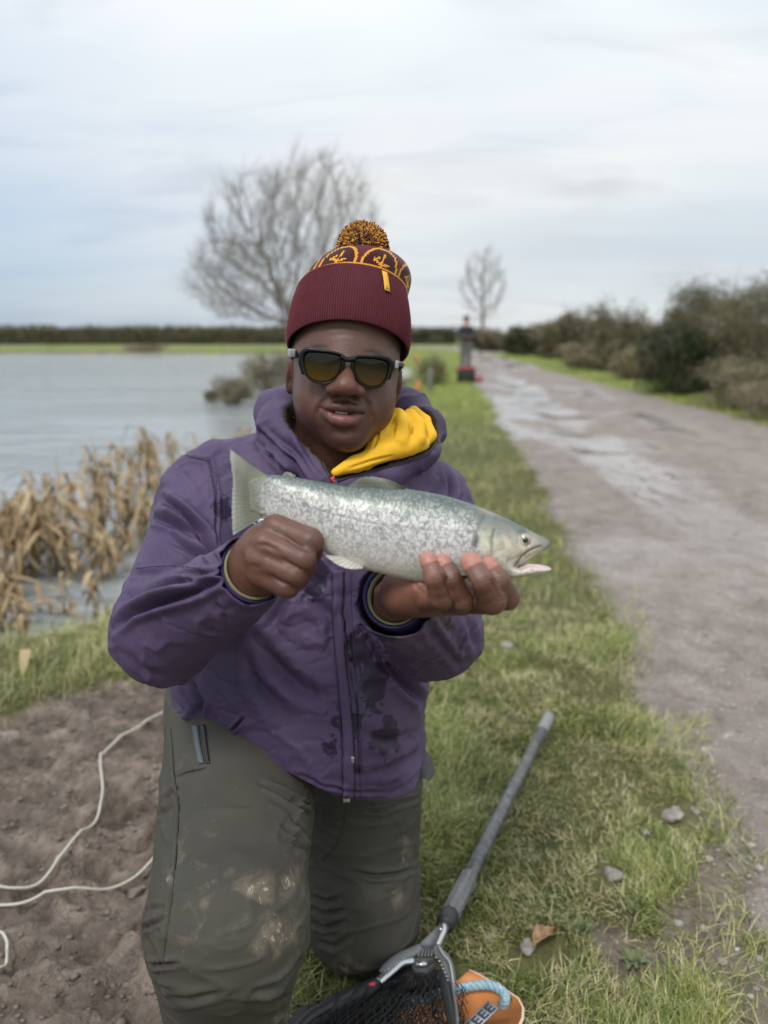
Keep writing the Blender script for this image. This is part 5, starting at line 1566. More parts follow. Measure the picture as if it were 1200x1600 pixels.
# cuffs: jacket binding, inner mid-layer rings
def ring(c, ax, r, rt, name, mat, flat=1.0, off=0, tilt=None, r2=None):
    ax = unit(ax); a = unit(np.cross(ax, [0.1, 0.2, 1.])); b = np.cross(ax, a); t = np.linspace(0, 2 * math.pi, 48, endpoint=False)
    wob = 1 + .03 * np.sin(3 * t + 1)
    P = c + ax * off + (a[None] * np.cos(t)[:, None] * r + b[None] * np.sin(t)[:, None] * (r2 or r)) * wob[:, None]
    V, F = tube(P, rt, 8, True); return mesh_obj(name, V, F, mat, person)
def sleeve_in(c, ax, r0, r1, ln, name, mat):
    ax = unit(ax); a = unit(np.cross(ax, [0.1, 0.2, 1.])); b = np.cross(ax, a); t = np.linspace(0, 2 * math.pi, 48, endpoint=False); V = []
    for k, s in enumerate(np.linspace(0, 1, 8)):
        r = r0 + (r1 - r0) * s + .0008 * math.sin(s * 20)
        V.append(c + ax * (-.035 + (.035 + ln) * s) + (a[None] * np.cos(t)[:, None] + b[None] * np.sin(t)[:, None]) * r)
    o = mesh_obj(name, np.concatenate(V), grid_faces(8, 48, True), mat, person); m = o.modifiers.new('t', 'SOLIDIFY'); m.thickness = .0025; return o
mIn = Mat('cuff_indigo', (.030, .022, .10), .85); mCr = Mat('cuff_cream', (.24, .22, .13), .85)
sleeve_in(cR, aR, .037, .0355, .002, 'inner_cuff', mIn.m); sleeve_in(cR, aR, .0335, .0325, .0045, 'inner_cuff', mCr.m)
sleeve_in(cL + aL * .004, aL, .040, .038, .004, 'inner_cuff', mIn.m); sleeve_in(cL + aL * .002, aL, .0355, .0335, .003, 'inner_cuff', mCr.m)

# ---- yellow hooded layer showing in the open collar
f = Field(W(505, 760, 1.0) - .02, W(705, 600, 1.30) + np.array([.02, .02, .05]), .0028)
lo = np.minimum(W(500, 765, 1.02), W(500, 765, 1.25)); hi = np.maximum(W(705, 600, 1.02), W(705, 600, 1.27)); f = Field(np.minimum(lo, hi) - .01, np.maximum(lo, hi) + .01, .0028)
f.ell(W(612, 684, 1.165), (.048, .030, .036), 0)
f.chain([W(524, 738, 1.080), W(556, 725, 1.088), W(596, 707, 1.100), (W(634, 699, 1.118)), W(662, 694, 1.142)], [.006, .0115, .0145, .0135, .009], .0025)
f.chain([W(572, 722, 1.100), W(588, 700, 1.108), W(598, 678, 1.115), W(604, 656, 1.130), W(606, 640, 1.150)], [.012, .0155, .0155, .014, .012], .0025)
f.chain([W(612, 706, 1.112), W(622, 690, 1.112), W(628, 668, 1.118), W(622, 650, 1.135)], [.011, .0145, .0150, .012], .0025)
f.chain([W(640, 700, 1.122), W(652, 686, 1.128), W(652, 666, 1.138), W(640, 650, 1.150)], [.011, .0130, .0130, .0115], .0025)
f.chain([W(660, 694, 1.148), W(671, 680, 1.160), W(664, 658, 1.172), W(646, 644, 1.180)], [.008, .0095, .010, .010], .0025)
V, Q = f.mesh(1); V, Q = subdivide(V, Q); N = normals(V, Q); u_, v_, t_ = PX(V)
ds = np.zeros(len(V))
for p, w, a in [([(592, 664), (590, 684), (582, 702)], 2.2, .0022), ([(618, 660), (614, 684)], 2.0, .0020), ([(640, 662), (642, 684)], 2.0, .0020), ([(545, 732), (580, 720), (615, 712)], 2.2, .0020)]:
    ds += groove(u_, v_, p, w, a, .5)
V = V + N * (ds + .0012 * fbm(V[:, 0] * 40, V[:, 1] * 40, V[:, 2] * 40, 91, 2))[:, None]
mYl = Mat('yellow_fleece', rough=.7); mYl.color(mYl.mix(mYl.noise(18, 3), (.80, .42, .008), (.95, .56, .02))); mYl.bump(mYl.noise(600, 2), .12, .0006)
mesh_obj('hoodie', V, Q, mYl.m, person)

# ---- trousers
mTs = Mat('trouser_cloth', rough=.72, spec=.3)
base = mTs.mix(mTs.ramp(mTs.noise(6, 4), [(.35, 0.0), (.65, 1.0)]), (.055, .052, .042), (.074, .069, .056))
mudm_ = mTs.attr('mud')
mudn = mTs.noise(30, 6, .68, .7); fine = mTs.noise(130, 5, .7, 1.2)
m1 = mTs.ramp(mTs.math('ADD', mudn, mTs.math('SUBTRACT', mTs.math('MULTIPLY', mudm_, .36), .22)), [(.44, 0.0), (.75, .70)])
fine2 = mTs.noise(60, 5, .75, 1.5, vec=mTs.map((1.6, 1, .45), rot=(0, .5, 0)))
m2 = mTs.ramp(mTs.math('ADD', fine2, mTs.math('SUBTRACT', mTs.math('MULTIPLY', mudm_, .30), .25)), [(.56, 0.0), (.61, .75)])
base = mTs.mix(m1, base, (.23, .185, .135)); base = mTs.mix(m2, base, (.42, .37, .28))
spk = mTs.ramp(mTs.noise(210, 3, .6), [(.72, 0.0), (.76, .45)]); base = mTs.mix(spk, base, (.40, .36, .29))
mTs.color(base); mTs.bump(mTs.noise(800, 2), .12, .0006, mTs.bump(mTs.noise(26, 4, .6, .3), .12, .005))
f = Field((-.47, .70, .0), (.22, 1.95, .72), .0065)
RH, RK, RA = np.array([-.235, 1.29, .55]), np.array([-.200, .880, .425]), np.array([-.235, .99, .06])
LH, LK, LA = np.array([-.045, 1.40, .54]), np.array([-.040, 1.290, .100]), np.array([-.055, 1.74, .075])
f.ell((-.145, 1.37, .60), (.205, .150, .13), 0)
f.cone(RH, RK, .138, .098, .04); f.cone(RK + np.array([0, .0, -.01]), RA, .099, .072, .02)
f.ell(RK + np.array([.008, -.012, .0]), (.092, .082, .090), .02)
f.cone(LH, LK, .125, .100, .025); f.cone(LK + np.array([0, .02, 0]), LA, .092, .062, .02); f.cone(LK + np.array([0, .0, .06]), LK + np.array([0, -.005, -.005]), .100, .098, .02)
V, Q = f.mesh(2); V, Q = subdivide(V, Q); N = normals(V, Q); u_, v_, t_ = PX(V)
vd = V - np.array([0, 0, CAM_H]); vd /= np.linalg.norm(vd, axis=1)[:, None]; facing = np.clip(-(N * vd).sum(1), 0, 1)
zt = lambda P: [(180 + a / 2.308, 1080 + b / 2.308) for a, b in P]
tc_ = [(zt([(520, 330), (600, 360), (700, 410), (790, 430)]), 4, .0030), (zt([(560, 350), (650, 400), (740, 470), (800, 500)]), 4, .0030), (zt([(650, 390), (700, 450), (770, 530)]), 4, .0038), (zt([(640, 450), (690, 520), (740, 590)]), 4, .0038),
       (zt([(690, 400), (740, 440), (800, 470)]), 3.5, .0030), (zt([(630, 540), (680, 570), (710, 620)]), 4, .0032), (zt([(600, 480), (660, 530), (715, 600)]), 4, .0028),
       (zt([(835, 425), (960, 430), (1095, 385)]), 3.5, .0040), (zt([(835, 405), (960, 412), (1080, 380)]), 3, .0025), (zt([(840, 650), (940, 668), (1020, 660), (1095, 635)]), 4, .0030),
       (zt([(700, 780), (760, 800), (830, 790)]), 4, .0040), (zt([(700, 830), (760, 850), (830, 830)]), 4, .0040), (zt([(710, 740), (760, 760), (820, 740)]), 4, .0030), (zt([(730, 900), (790, 920), (850, 880)]), 5, .0030),
       (zt([(65, 905), (110, 855), (180, 820)]), 4, .0040), (zt([(70, 960), (130, 985), (230, 980)]), 4, .0045), (zt([(80, 1000), (110, 1050), (200, 1080)]), 5, .0040), (zt([(70, 1060), (100, 1110), (130, 1150)]), 5, .0050),
       (zt([(160, 1105), (260, 1110), (380, 1090)]), 6, .0030), (zt([(500, 1085), (590, 1050), (640, 1010), (668, 960)]), 5, .0048), (zt([(480, 1130), (560, 1120), (650, 1080)]), 7, .0040), (zt([(590, 1150), (610, 1110), (640, 1100)]), 5, .0050),
       (zt([(150, 430), (180, 390), (240, 340)]), 4, .0025), (zt([(150, 460), (200, 420)]), 4, .0025), (zt([(220, 310), (260, 290), (320, 275)]), 2.5, .0022),
       (zt([(200, 130), (215, 300), (230, 420), (215, 640), (195, 820), (170, 990), (130, 1110)]), 2.2, .0020), (zt([(100, 800), (140, 780), (190, 780)]), 4, .0018)]
ds = np.zeros(len(V))
for p, w, a in tc_: ds += groove(u_, v_, p, w * .85, a * 2.1, .6)
ds *= sstep(.05, .4, facing)
ds += .0030 * fbm(V[:, 0] * 8, V[:, 1] * 8, V[:, 2] * 8, 85, 3) + .0026 * np.clip(1 - np.abs(fbm(V[:, 0] * 9, V[:, 1] * 9, V[:, 2] * 24, 86, 3)) * 2.2, 0, 1) ** 2
V = V + N * ds[:, None]
V[:, 2] = np.maximum(V[:, 2], -.012)
md = np.zeros(len(V))
for c, r, a in [((400, 1390), (95, 34), .78), ((455, 1378), (30, 30), .95), ((428, 1455), (46, 44), .95), ((404, 1480), (20, 26), .9), ((350, 1440), (60, 60), .5), ((300, 1330), (50, 60), .42), ((635, 1330), (14, 34), .9), ((545, 1510), (45, 22), .9), ((330, 1380), (22, 14), .7), ((318, 1412), (14, 14), .8), ((265, 1370), (8, 18), .9), ((620, 1400), (12, 24), .7), ((325, 1260), (20, 8), .6), ((290, 1470), (24, 14), .5), ((440, 1590), (40, 14), .7), ((225, 1500), (12, 50), .4)]:
    md = np.maximum(md, a * blob(u_, v_, c, r))
trousers = mesh_obj('trousers', V, Q, mTs.m, person, attrs={'mud': md})
TT = BVHTree.FromPolygons([tuple(p) for p in V], [tuple(int(i) for i in q) for q in Q])
mSm = Mat('trouser_seam', (.030, .029, .023), .7); mZb = Mat('pocket_zip', (.085, .10, .11), .45)
seam(TT, 'side_seam', zt([(200, 135), (212, 300), (228, 420), (215, 640), (195, 820), (172, 975)]), .0010, mSm.m, person, .0002)
seam(TT, 'side_seam', zt([(222, 308), (262, 290), (330, 275)]), .0008, mSm.m, person, .0002)
strip_obj(TT, 'pocket_zip', zt([(290, 125), (298, 190), (312, 262)]), 9, .0018, mZb.m, person, .0020)
strip_obj(TT, 'pocket_zip', zt([(318, 125), (326, 190), (336, 262)]), 6, .0016, mZp.m, person, .0016)
seam(TT, 'crotch_seam', zt([(832, 415), (822, 480), (800, 550), (750, 610)]), .0008, mSm.m, person, .0002)
seam(TT, 'pocket_stitching', [(612, 1275), (628, 1310), (622, 1345)], .0004, mSm.m, person, .0002)
# belt pouch on the far hip
f = Field((-.0, 1.15, .45), (.16, 1.50, .70), .004); pw = W(657, 1206, 1.31)
f.ell(pw, (.024, .04, .017), 0); f.ell(pw + np.array([-.006, .02, .012]), (.024, .035, .014), .01)
V, Q = f.mesh(1); mesh_obj('belt_pouch', V + normals(V, Q) * (.0015 * fbm(V[:, 0] * 60, V[:, 1] * 60, V[:, 2] * 60, 3, 2))[:, None], Q, Mat('pouch_cloth', (.05, .052, .048), .6).m, person)
# boots: one planted ahead on the mud, one lying behind
mBo = Mat('boot_rubber', (.030, .028, .022), .5)
for A, d in ((RA, np.array([.02, -1, 0])), (LA, None)):
    f = Field(A - .22, A + .22, .005)
    if d is not None:
        f.cone(A + np.array([0, .02, .05]), A + np.array([0, .0, .01]), .055, .05, 0); f.cone(A + np.array([0, 0, 0]), A + np.array([.01, -.14, -.022]), .046, .036, .02)
        V, Q = f.mesh(1); V[:, 2] = np.maximum(V[:, 2], .0)
    else:
        f.cone(A + np.array([0, -.04, 0]), A + np.array([0, .04, -.01]), .052, .045, 0); f.cone(A + np.array([0, .05, .0]), A + np.array([0, .06, -.05]), .042, .035, .02); f.cone(A + np.array([0, .05, -.01]), A + np.array([0, .08, .06]), .040, .034, .02)
        V, Q = f.mesh(1); V[:, 2] = np.maximum(V[:, 2], -.005)
    mesh_obj('boot', V, Q, mBo.m, person)
# ================================================================== THE TROUT
T0 = lambda u: .842 - .016 * (np.asarray(u, float) - 395) / 470          # distance of the fish's mid plane
TOP = [(386, 752), (400, 745), (415, 742), (440, 743), (470, 747), (510, 754), (545, 759), (580, 760), (620, 762), (660, 768), (700, 776), (740, 789), (775, 803), (805, 817), (830, 830), (848, 839), (857, 844), (861, 850)]
UJ = [(859, 856), (850, 861), (838, 867), (826, 874), (816, 881), (806, 886)]
LJT = [(812, 887), (826, 882), (840, 884), (852, 886), (861, 887)]
BOT = [(862, 891), (852, 895), (836, 898), (815, 902), (795, 904), (770, 903), (740, 903), (705, 908), (670, 910), (640, 906), (600, 897), (565, 888), (535, 878), (505, 860), (480, 842), (450, 826), (420, 812), (402, 803), (390, 799)]
outl = np.concatenate([catmull(np.array(TOP, float), 4), catmull(np.array(UJ, float), 3), catmull(np.array(LJT, float), 3), catmull(np.array(BOT, float), 4)])
us = np.arange(376, 872, 1.9); vs = np.arange(732, 922, 1.9); dz = .0018
ds_ = np.arange(-.036, .0361, dz)
U, Vv = np.meshgrid(us, vs, indexing='ij')
pd, _, _ = poly_dist(U, Vv, outl, True); pin = inside_poly(U, Vv, outl)
tx = np.array(TOP + [(861, 850)]); bx = np.array([(386, 800)] + BOT[::-1])
topv = lambda u: np.interp(u, tx[:, 0], tx[:, 1]); botv = lambda u: np.interp(u, bx[:, 0], bx[:, 1])
half = (botv(U) - topv(U)) / 2
for _k in range(6): half = (np.roll(half, 1, 0) + half + np.roll(half, -1, 0)) / 3
R_ = np.clip(np.minimum(half, 72), 12, 80)
TKC = catmull(np.array([(376, .0006), (392, .0018), (404, .0042), (418, .0078), (440, .0118), (480, .0160), (520, .0195), (570, .0232), (620, .0255), (670, .0264), (720, .0258), (760, .0238), (800, .0195), (830, .0140), (864, .0070)]), 8)
Tk = np.interp(U, TKC[:, 0], TKC[:, 1])
q = np.clip(pd / R_, 0, 1)
h = Tk * np.sqrt(np.clip(1 - (1 - q) ** 2.0, 0, 1))
for _k in range(5): h = np.where(pd > 7, (np.roll(h, 2, 0) + np.roll(h, -2, 0) + np.roll(h, 2, 1) + np.roll(h, -2, 1) + 2 * h) / 6, h)
# gill cover, cheek plate, jaw plate and eye socket relief
def relief(u, v):
    r = 0
    d, sd, al = poly_dist(u, v, catmull(np.array([(756, 803), (745, 822), (737, 842), (735, 862), (742, 884), (758, 897)], float), 6))
    r = r + .0019 * sstep(-2.5, 2.5, d * np.where(u > 0, -sd, 0)) * sstep(60, 20, d) - .0010 * np.exp(-(d / 2.5) ** 2)
    r = r + groove(u, v, [(768, 826), (764, 845), (763, 866)], 2.4, .0010) + groove(u, v, [(772, 880), (768, 868)], 2, .0006)
    r = r + groove(u, v, [(842, 852), (826, 858), (812, 868), (801, 884)], 1.8, .0018) + groove(u, v, [(838, 862), (822, 870), (806, 886)], 1.8, .0006)
    r = r - .0014 * np.exp(-((np.hypot(u - 816, v - 842) - 10.5) / 2.2) ** 2)
    r = r + groove(u, v, [(430, 775), (470, 788), (520, 803), (580, 817), (650, 826), (720, 828)], 1.6, .0005, .5)
    return r
h = np.where(pin, h + relief(U, Vv) * sstep(0, 6, pd), -pd * .0007)
fld = np.abs(ds_[None, None, :]) - h[:, :, None]
fld = np.where(pin[:, :, None], fld, np.hypot(np.maximum(pd * .00067, 0)[:, :, None], ds_[None, None, :]))
gidx, Q = surface_nets(fld.astype(np.float32), (us[0], vs[0], ds_[0]), (1.9, 1.9, dz), 0)
for _ in range(2): gidx = laplace(gidx, Q, .5)
uu, vv3, dd = gidx.T
def FW(u, v, d=0.0):
    u, v = np.asarray(u, float), np.asarray(v, float); t = T0(u) + d
    a, b = (u - 600) / F_PX * T0(u), (800 - v) / F_PX * T0(u)
    return np.stack([a, CP * t + SP * b, CAM_H - SP * t + CP * b], -1)
Vf = FW(uu, vv3, dd)
pos = (vv3 - topv(uu)) / (botv(uu) - topv(uu))
headm = sstep(738, 756, uu + (vv3 - 850) * -.08)
latd, _, _ = poly_dist(uu, vv3, catmull(np.array([(400, 768), (430, 776), (470, 789), (520, 803), (580, 817), (650, 826), (740, 829)], float), 8))
sock = np.exp(-(np.hypot(uu - 816, vv3 - 842) / 13) ** 4)
mxd, _, _ = poly_dist(uu, vv3, np.array([(842, 852), (826, 858), (812, 868), (801, 884)], float))
gld, _, _ = poly_dist(uu, vv3, np.array([(768, 826), (764, 845), (763, 866)], float))
gl2, _, _ = poly_dist(uu, vv3, np.array([(741, 838), (738, 850)], float))
lines_ = np.maximum.reduce([np.exp(-(mxd / 1.6) ** 2) * .9, np.exp(-(gld / 2.5) ** 2) * .55, np.exp(-(gl2 / 4.0) ** 2) * .9])
mouthin = inside_poly(uu, vv3, np.array([(800, 890), (815, 878), (862, 881), (866, 889), (830, 890)]))
fish = empty('trout', tuple(FW(600, 830)))
tag(fish, 'silver trout with dark squiggly markings held sideways in both hands of the kneeling man', 'fish')
mF = Mat('trout_skin', rough=.30, spec=.6)
pa = mF.attr('backness'); hd = mF.attr('head')
nz = mF.noise(40, 3, .6)
pj = mF.math('ADD', pa, mF.math('MULTIPLY', mF.math('SUBTRACT', nz, .5), .12))
under = mF.ramp(pj, [(0, (.055, .078, .070)), (.08, (.10, .125, .112)), (.22, (.235, .25, .23)), (.38, (.43, .42, .41)), (.62, (.56, .54, .54)), (.82, (.60, .59, .56)), (1, (.66, .64, .58))])
dark = mF.ramp(pj, [(0, (.06, .09, .09)), (.3, (.13, .15, .14)), (.6, (.26, .255, .245)), (.8, (.42, .41, .39)), (1, (.60, .58, .54))])
lightl = mF.ramp(pj, [(0, (.15, .19, .165)), (.12, (.38, .40, .36)), (.35, (.72, .71, .69)), (.7, (.80, .78, .78)), (1, (.72, .70, .65))])
vv_ = mF.map((1.15, 1, .85), rot=(0, .18, 0))
n_ = mF.n('ShaderNodeTexNoise'); n_.inputs['Scale'].default_value = 185; n_.inputs['Detail'].default_value = 0.0; n_.inputs['Distortion'].default_value = 0.9; mF.l(vv_, n_.inputs['Vector'])
ridge = mF.math('ABSOLUTE', mF.math('SUBTRACT', n_.outputs[0], .5))
lab = mF.ramp(ridge, [(.030, 1.0), (.075, 0.0)])
body_m = mF.math('SUBTRACT', 1.0, hd)
n2_ = mF.n('ShaderNodeTexNoise'); n2_.inputs['Scale'].default_value = 150; n2_.inputs['Detail'].default_value = 0.5; n2_.inputs['Distortion'].default_value = 1.4; mF.l(mF.map((.8, 1, 1.2), loc=(3, 5, 7)), n2_.inputs['Vector'])
lab2 = mF.ramp(ridge, [(.10, 0.0), (.16, 1.0)])
c = mF.mix(mF.math('MULTIPLY', lab2, mF.math('MULTIPLY', body_m, .45)), under, lightl)
c = mF.mix(mF.math('MULTIPLY', lab, mF.math('MULTIPLY', body_m, .72)), c, dark)
headc = mF.ramp(pj, [(0, (.070, .10, .088)), (.16, (.15, .18, .155)), (.30, (.33, .34, .27)), (.44, (.60, .58, .42)), (.7, (.72, .67, .55)), (1, (.68, .64, .55))])
headc = mF.mix(mF.ramp(mF.noise(28, 3, .5, vec=mF.map((1, 1, 1), loc=(2, 2, 2))), [(.5, 0.0), (.65, .4)]), headc, (.62, .46, .42))
headc = mF.mix(mF.ramp(mF.noise(70, 4, .6, .6), [(.46, 0.0), (.62, .6)]), headc, (.20, .20, .17))
c = mF.mix(hd, c, headc)
c = mF.mix(mF.attr('line'), c, (.05, .05, .045))
c = mF.mix(mF.math('MULTIPLY', mF.attr('lateral'), .6), c, (.19, .18, .19))
c = mF.mix(mF.attr('mouth'), c, (.66, .52, .50))
c = mF.mix(mF.attr('tailward'), c, (.18, .18, .135))
mF.color(c)
mF.b.inputs['Metallic'].default_value = .18
sc_ = mF.voro(430, vec=mF.map((1, 1, 1.3)))
mF.rough(mF.ramp(mF.noise(60, 3), [(.3, .32), (.7, .5)]))
mF.bump(sc_, .22, .0006)
mF.b.inputs['Coat Weight'].default_value = .22; mF.b.inputs['Coat Roughness'].default_value = .25
mesh_obj('body', Vf, Q, mF.m, fish, attrs={'backness': np.clip(pos, 0, 1), 'head': headm, 'line': lines_ * (dd < 0), 'lateral': np.exp(-(latd / 1.5) ** 2) * (1 - headm), 'mouth': mouthin.astype(float), 'tailward': .95 * (1 - sstep(396, 428, uu + 9 * fbm(uu * .09, vv3 * .22, 0, 44, 2)))})
# eye
def fdisc(cu, cv, r_px, d, dome, name, mat, par):
    rows = []; n = 28
    for k in range(7):
        a = k / 6 * math.pi / 2; rr = math.cos(a); z = math.sin(a)
        t = np.linspace(0, 2 * math.pi, n, endpoint=False)
        rows.append(FW(cu + r_px * rr * np.cos(t), cv + r_px * rr * np.sin(t) * .96, np.full(n, d - dome * z)))
    return mesh_obj(name, np.concatenate(rows), grid_faces(7, n, True), mat, par)
sd_ = -float(np.interp(816, [380, 400, 440, 520, 620, 700, 760, 800, 830, 862], [.0045, .0072, .0120, .0195, .0255, .0265, .0240, .0195, .0140, .0070])) * .80
mIr2 = Mat('fish_iris', rough=.12, spec=.8); mIr2.color((.34, .30, .19)); mIr2.b.inputs['Coat Weight'].default_value = 1
e = fdisc(816.5, 842.5, 9.6, sd_ + .0010, .0032, 'eye', mIr2.m, fish)
mPu = Mat('fish_pupil', (.010, .012, .014), .08, spec=.8)
pp = fdisc(817, 843, 4.9, sd_ - .0012, .0016, 'pupil', mPu.m, None); pp.parent = e; pp.location = (-np.array(fish.location))
mFn = Mat('trout_fin', rough=.45, spec=.5)
fr_ = mFn.attr('ray'); ft = mFn.attr('tipness')
fc = mFn.ramp(ft, [(0, (.17, .17, .125)), (.45, (.125, .128, .09)), (.85, (.22, .225, .19)), (1, (.42, .43, .40))])
fc = mFn.mix(mFn.ramp(fr_, [(.3, 0.0), (.7, .35)]), fc, (.15, .16, .12)); fc = mFn.mix(mFn.ramp(mFn.noise(160, 4, .7), [(.55, 0.0), (.68, .6)]), fc, (.11, .12, .095))
mFn.color(fc)
mFn.b.inputs['Alpha'].default_value = 1.0
mFp = Mat('trout_fin_pale', rough=.45); mFp.color(mFp.mix(mFp.ramp(mFp.attr('ray'), [(.3, 0.0), (.7, .5)]), (.52, .50, .45), (.26, .26, .24)))
def fin(name, base, edge, rays, d0, d1, mat, th=.0022, n=14, jag=.0, wave_=.0012):
    """base and edge are picture polylines with equal sense; rays fan between them"""
    m = rays * 4 + 1
    B = catmull(np.array(base, float), 10); E = catmull(np.array(edge, float), 10)
    sb = np.linspace(0, 1, m)
    bi = np.stack([np.interp(sb, np.linspace(0, 1, len(B)), B[:, k]) for k in (0, 1)], 1)
    ei = np.stack([np.interp(sb, np.linspace(0, 1, len(E)), E[:, k]) for k in (0, 1)], 1)
    rg = np.random.default_rng(len(name)); rayp = .5 + .5 * np.cos(np.arange(m) * math.pi / 2)
    fr_v, V0, V1, tp = [], [], [], []
    ej = 1 - jag * rg.random(m)
    for k in range(n):
        s = k / (n - 1); p = bi + (ei - bi) * (s * ej)[:, None]
        dd_ = d0 + (d1 - d0) * s + wave_ * np.sin(sb * 9 + s * 3) * s
        t = th * (1 - .8 * s) * .5 * (.85 + .15 * rayp)
        V0.append(FW(p[:, 0], p[:, 1], dd_ - t)); V1.append(FW(p[:, 0], p[:, 1], dd_ + t)); fr_v.append(1 - rayp); tp.append(np.full(m, s))
    V0, V1 = np.concatenate(V0), np.concatenate(V1); Fg = grid_faces(n, m); o = len(V0)
    rim = []
    idx = lambda k, j: k * m + j
    loop = [idx(0, j) for j in range(m)] + [idx(k, m - 1) for k in range(1, n)] + [idx(n - 1, j) for j in range(m - 2, -1, -1)] + [idx(k, 0) for k in range(n - 2, 0, -1)]
    rim = np.array([[a, b, b + o, a + o] for a, b in zip(loop, loop[1:] + loop[:1])])
    A = np.concatenate(fr_v); Tt = np.concatenate(tp)
    return mesh_obj(name, np.concatenate([V0, V1]), np.concatenate([Fg, Fg[:, ::-1] + o, rim]), mat, fish, attrs={'ray': np.concatenate([A, A]), 'tipness': np.concatenate([Tt, Tt])})
fin('tail_fin', [(418, 743), (408, 750), (402, 765), (400, 780), (402, 795), (411, 808)], [(357, 700), (359, 722), (362, 745), (361, 770), (361, 800), (362, 837)], 20, 0, .004, mFn.m, .0030, jag=.03)
fin('dorsal_fin', [(541, 760), (560, 762), (585, 762), (610, 763), (634, 765)], [(560, 748), (572, 744), (592, 745), (612, 751), (632, 762)], 11, 0, -.003, mFn.m, .004, jag=.10)
fin('adipose_fin', [(440, 745), (450, 746), (460, 748)], [(444, 738), (452, 738), (462, 743)], 3, 0, 0, mFn.m, .004)
fin('pelvic_fin', [(568, 884), (556, 878), (546, 872), (536, 868)], [(566, 887), (545, 887), (526, 880), (509, 866)], 7, -.008, -.016, mFp.m, .003, jag=.05)
fin('pelvic_fin', [(580, 888), (572, 886), (562, 884)], [(566, 888), (552, 888), (538, 884)], 4, .006, .004, mFp.m, .003)
fin('pectoral_fin', [(688, 868), (692, 862), (700, 860), (706, 862)], [(738, 893), (722, 896), (704, 888), (690, 876)], 8, -.0225, -.0265, mFn.m, .0025, jag=.03)
# tongue / lower jaw teeth edge
V, F = tube(FW(np.array([812, 825, 842, 858.]), np.array([888, 885.5, 886, 887.5]), np.array([0, 0, 0, 0.])), [.0045, .0050, .0042, .0022], 10, flat=.6)
mTg = Mat('tongue', (.62, .52, .52), .3); mesh_obj('tongue', V, F, mTg.m, fish)

# ================================================================== LANDING NET
net = empty('landing_net', tuple(G(690, 1440, 0)))
tag(net, 'black mesh landing net with silver yoke and worn grey handle lying on the grass', 'landing net')
mAl = Mat('worn_graphite', rough=.42, spec=.5); mAl.color(mAl.mix(mAl.ramp(mAl.noise(45, 5, .7, .4), [(.45, 0.0), (.75, .7)]), (.10, .102, .105), (.30, .29, .28))); mAl.b.inputs['Metallic'].default_value = .25
mGp = Mat('grip_black', (.022, .022, .024), .5); mSv = Mat('yoke_silver', (.52, .53, .55), .28, .85); mGy = Mat('yoke_grey', rough=.45); mGy.color(mGy.mix(mGy.noise(80, 4), (.10, .105, .11), (.19, .195, .20)))
E_ = G(858, 1120, .075); H_ = G(699, 1437, .085)
ax_ = unit(H_ - E_); Ln = np.linalg.norm(H_ - E_)
def along(s): return E_ + ax_ * s * Ln
V, F = tube([along(s) for s in (.06, .3, .6, .88)], .0142, 20); mesh_obj('pole', V, F, mAl.m, net)
V, F = tube([along(s) for s in (-.005, 0, .01, .095, .10, .105)], [.011, .0155, .0165, .0163, .015, .0142], 20); mesh_obj('end_cap', V, F, Mat('cap_grey', (.22, .22, .215), .5).m, net)
V, F = tube([along(s) for s in (.42, .425, .44, .445)], [.0144, .0156, .0156, .0144], 20); mesh_obj('joint_ring', V, F, mAl.m, net)
gb = MB(); V, F = tube([along(s) for s in (.845, .85, .93, .985)], [.0143, .0155, .0165, .0165], 24); gb.add(V, F)
sdv = unit(np.cross(ax_, [0, 0, 1])); upv_ = np.cross(sdv, ax_)
for k in range(9):
    a = k / 9 * 2 * math.pi; o = sdv * math.cos(a) + upv_ * math.sin(a)
    V, F = tube([along(.85) + o * .0150, along(.98) + o * .0160], .0024, 6); gb.add(V, F)
gb.build('grip', mGy.m, net)
V, F = tube([along(s) for s in (.98, .99, 1.01, 1.02)], [.0165, .0185, .0185, .016], 24); mesh_obj('collar_ring', V, F, mGp.m, net)
V, F = tube([along(s) for s in (1.01, 1.045)], [.0105, .0100], 16); mesh_obj('ferrule', V, F, mSv.m, net)
V, F = tube([along(1.03) + upv_ * .008, along(1.03) + upv_ * .0125], .004, 8); mesh_obj('button', V, F, mGp.m, net)
K = lambda u, v, z: G(u, v, z)
zn = lambda a, b: (600 + a / 5, 1400 + b / 5)
# yoke body: tapered block with a bevelled plate
top = [zn(425, 225), zn(470, 235), zn(462, 300), zn(408, 385), zn(385, 412), zn(285, 405), zn(272, 375), zn(300, 345)]
def slab(pts, z, th, bev, name, mat, par):
    P = np.array([K(a, b, z) for a, b in pts]); c = P.mean(0); up = np.array([0, 0, 1.])
    rings = []
    for s, dz_ in ((.92, 0), (1.0, -bev), (1.0, -th + bev), (.94, -th)): rings.append(c + (P - c) * s + up * dz_)
    n = len(P); V = np.concatenate(rings); F = grid_faces(4, n, True)
    T = poly_fill(P[:, :2], P); T2 = T[:, ::-1] + 3 * n
    return mesh_obj(name, V, [F, T, T2], mat, par, smooth=False)
slab(top, .095, .020, .004, 'yoke', mGy.m, net)
V, F = tube(catmull([K(*zn(466, 232), .094), K(*zn(470, 270), .094), K(*zn(440, 340), .093), K(*zn(418, 385), .092)], 6), [.0055] * 19, 10); mesh_obj('yoke_edge', V, F, mSv.m, net)
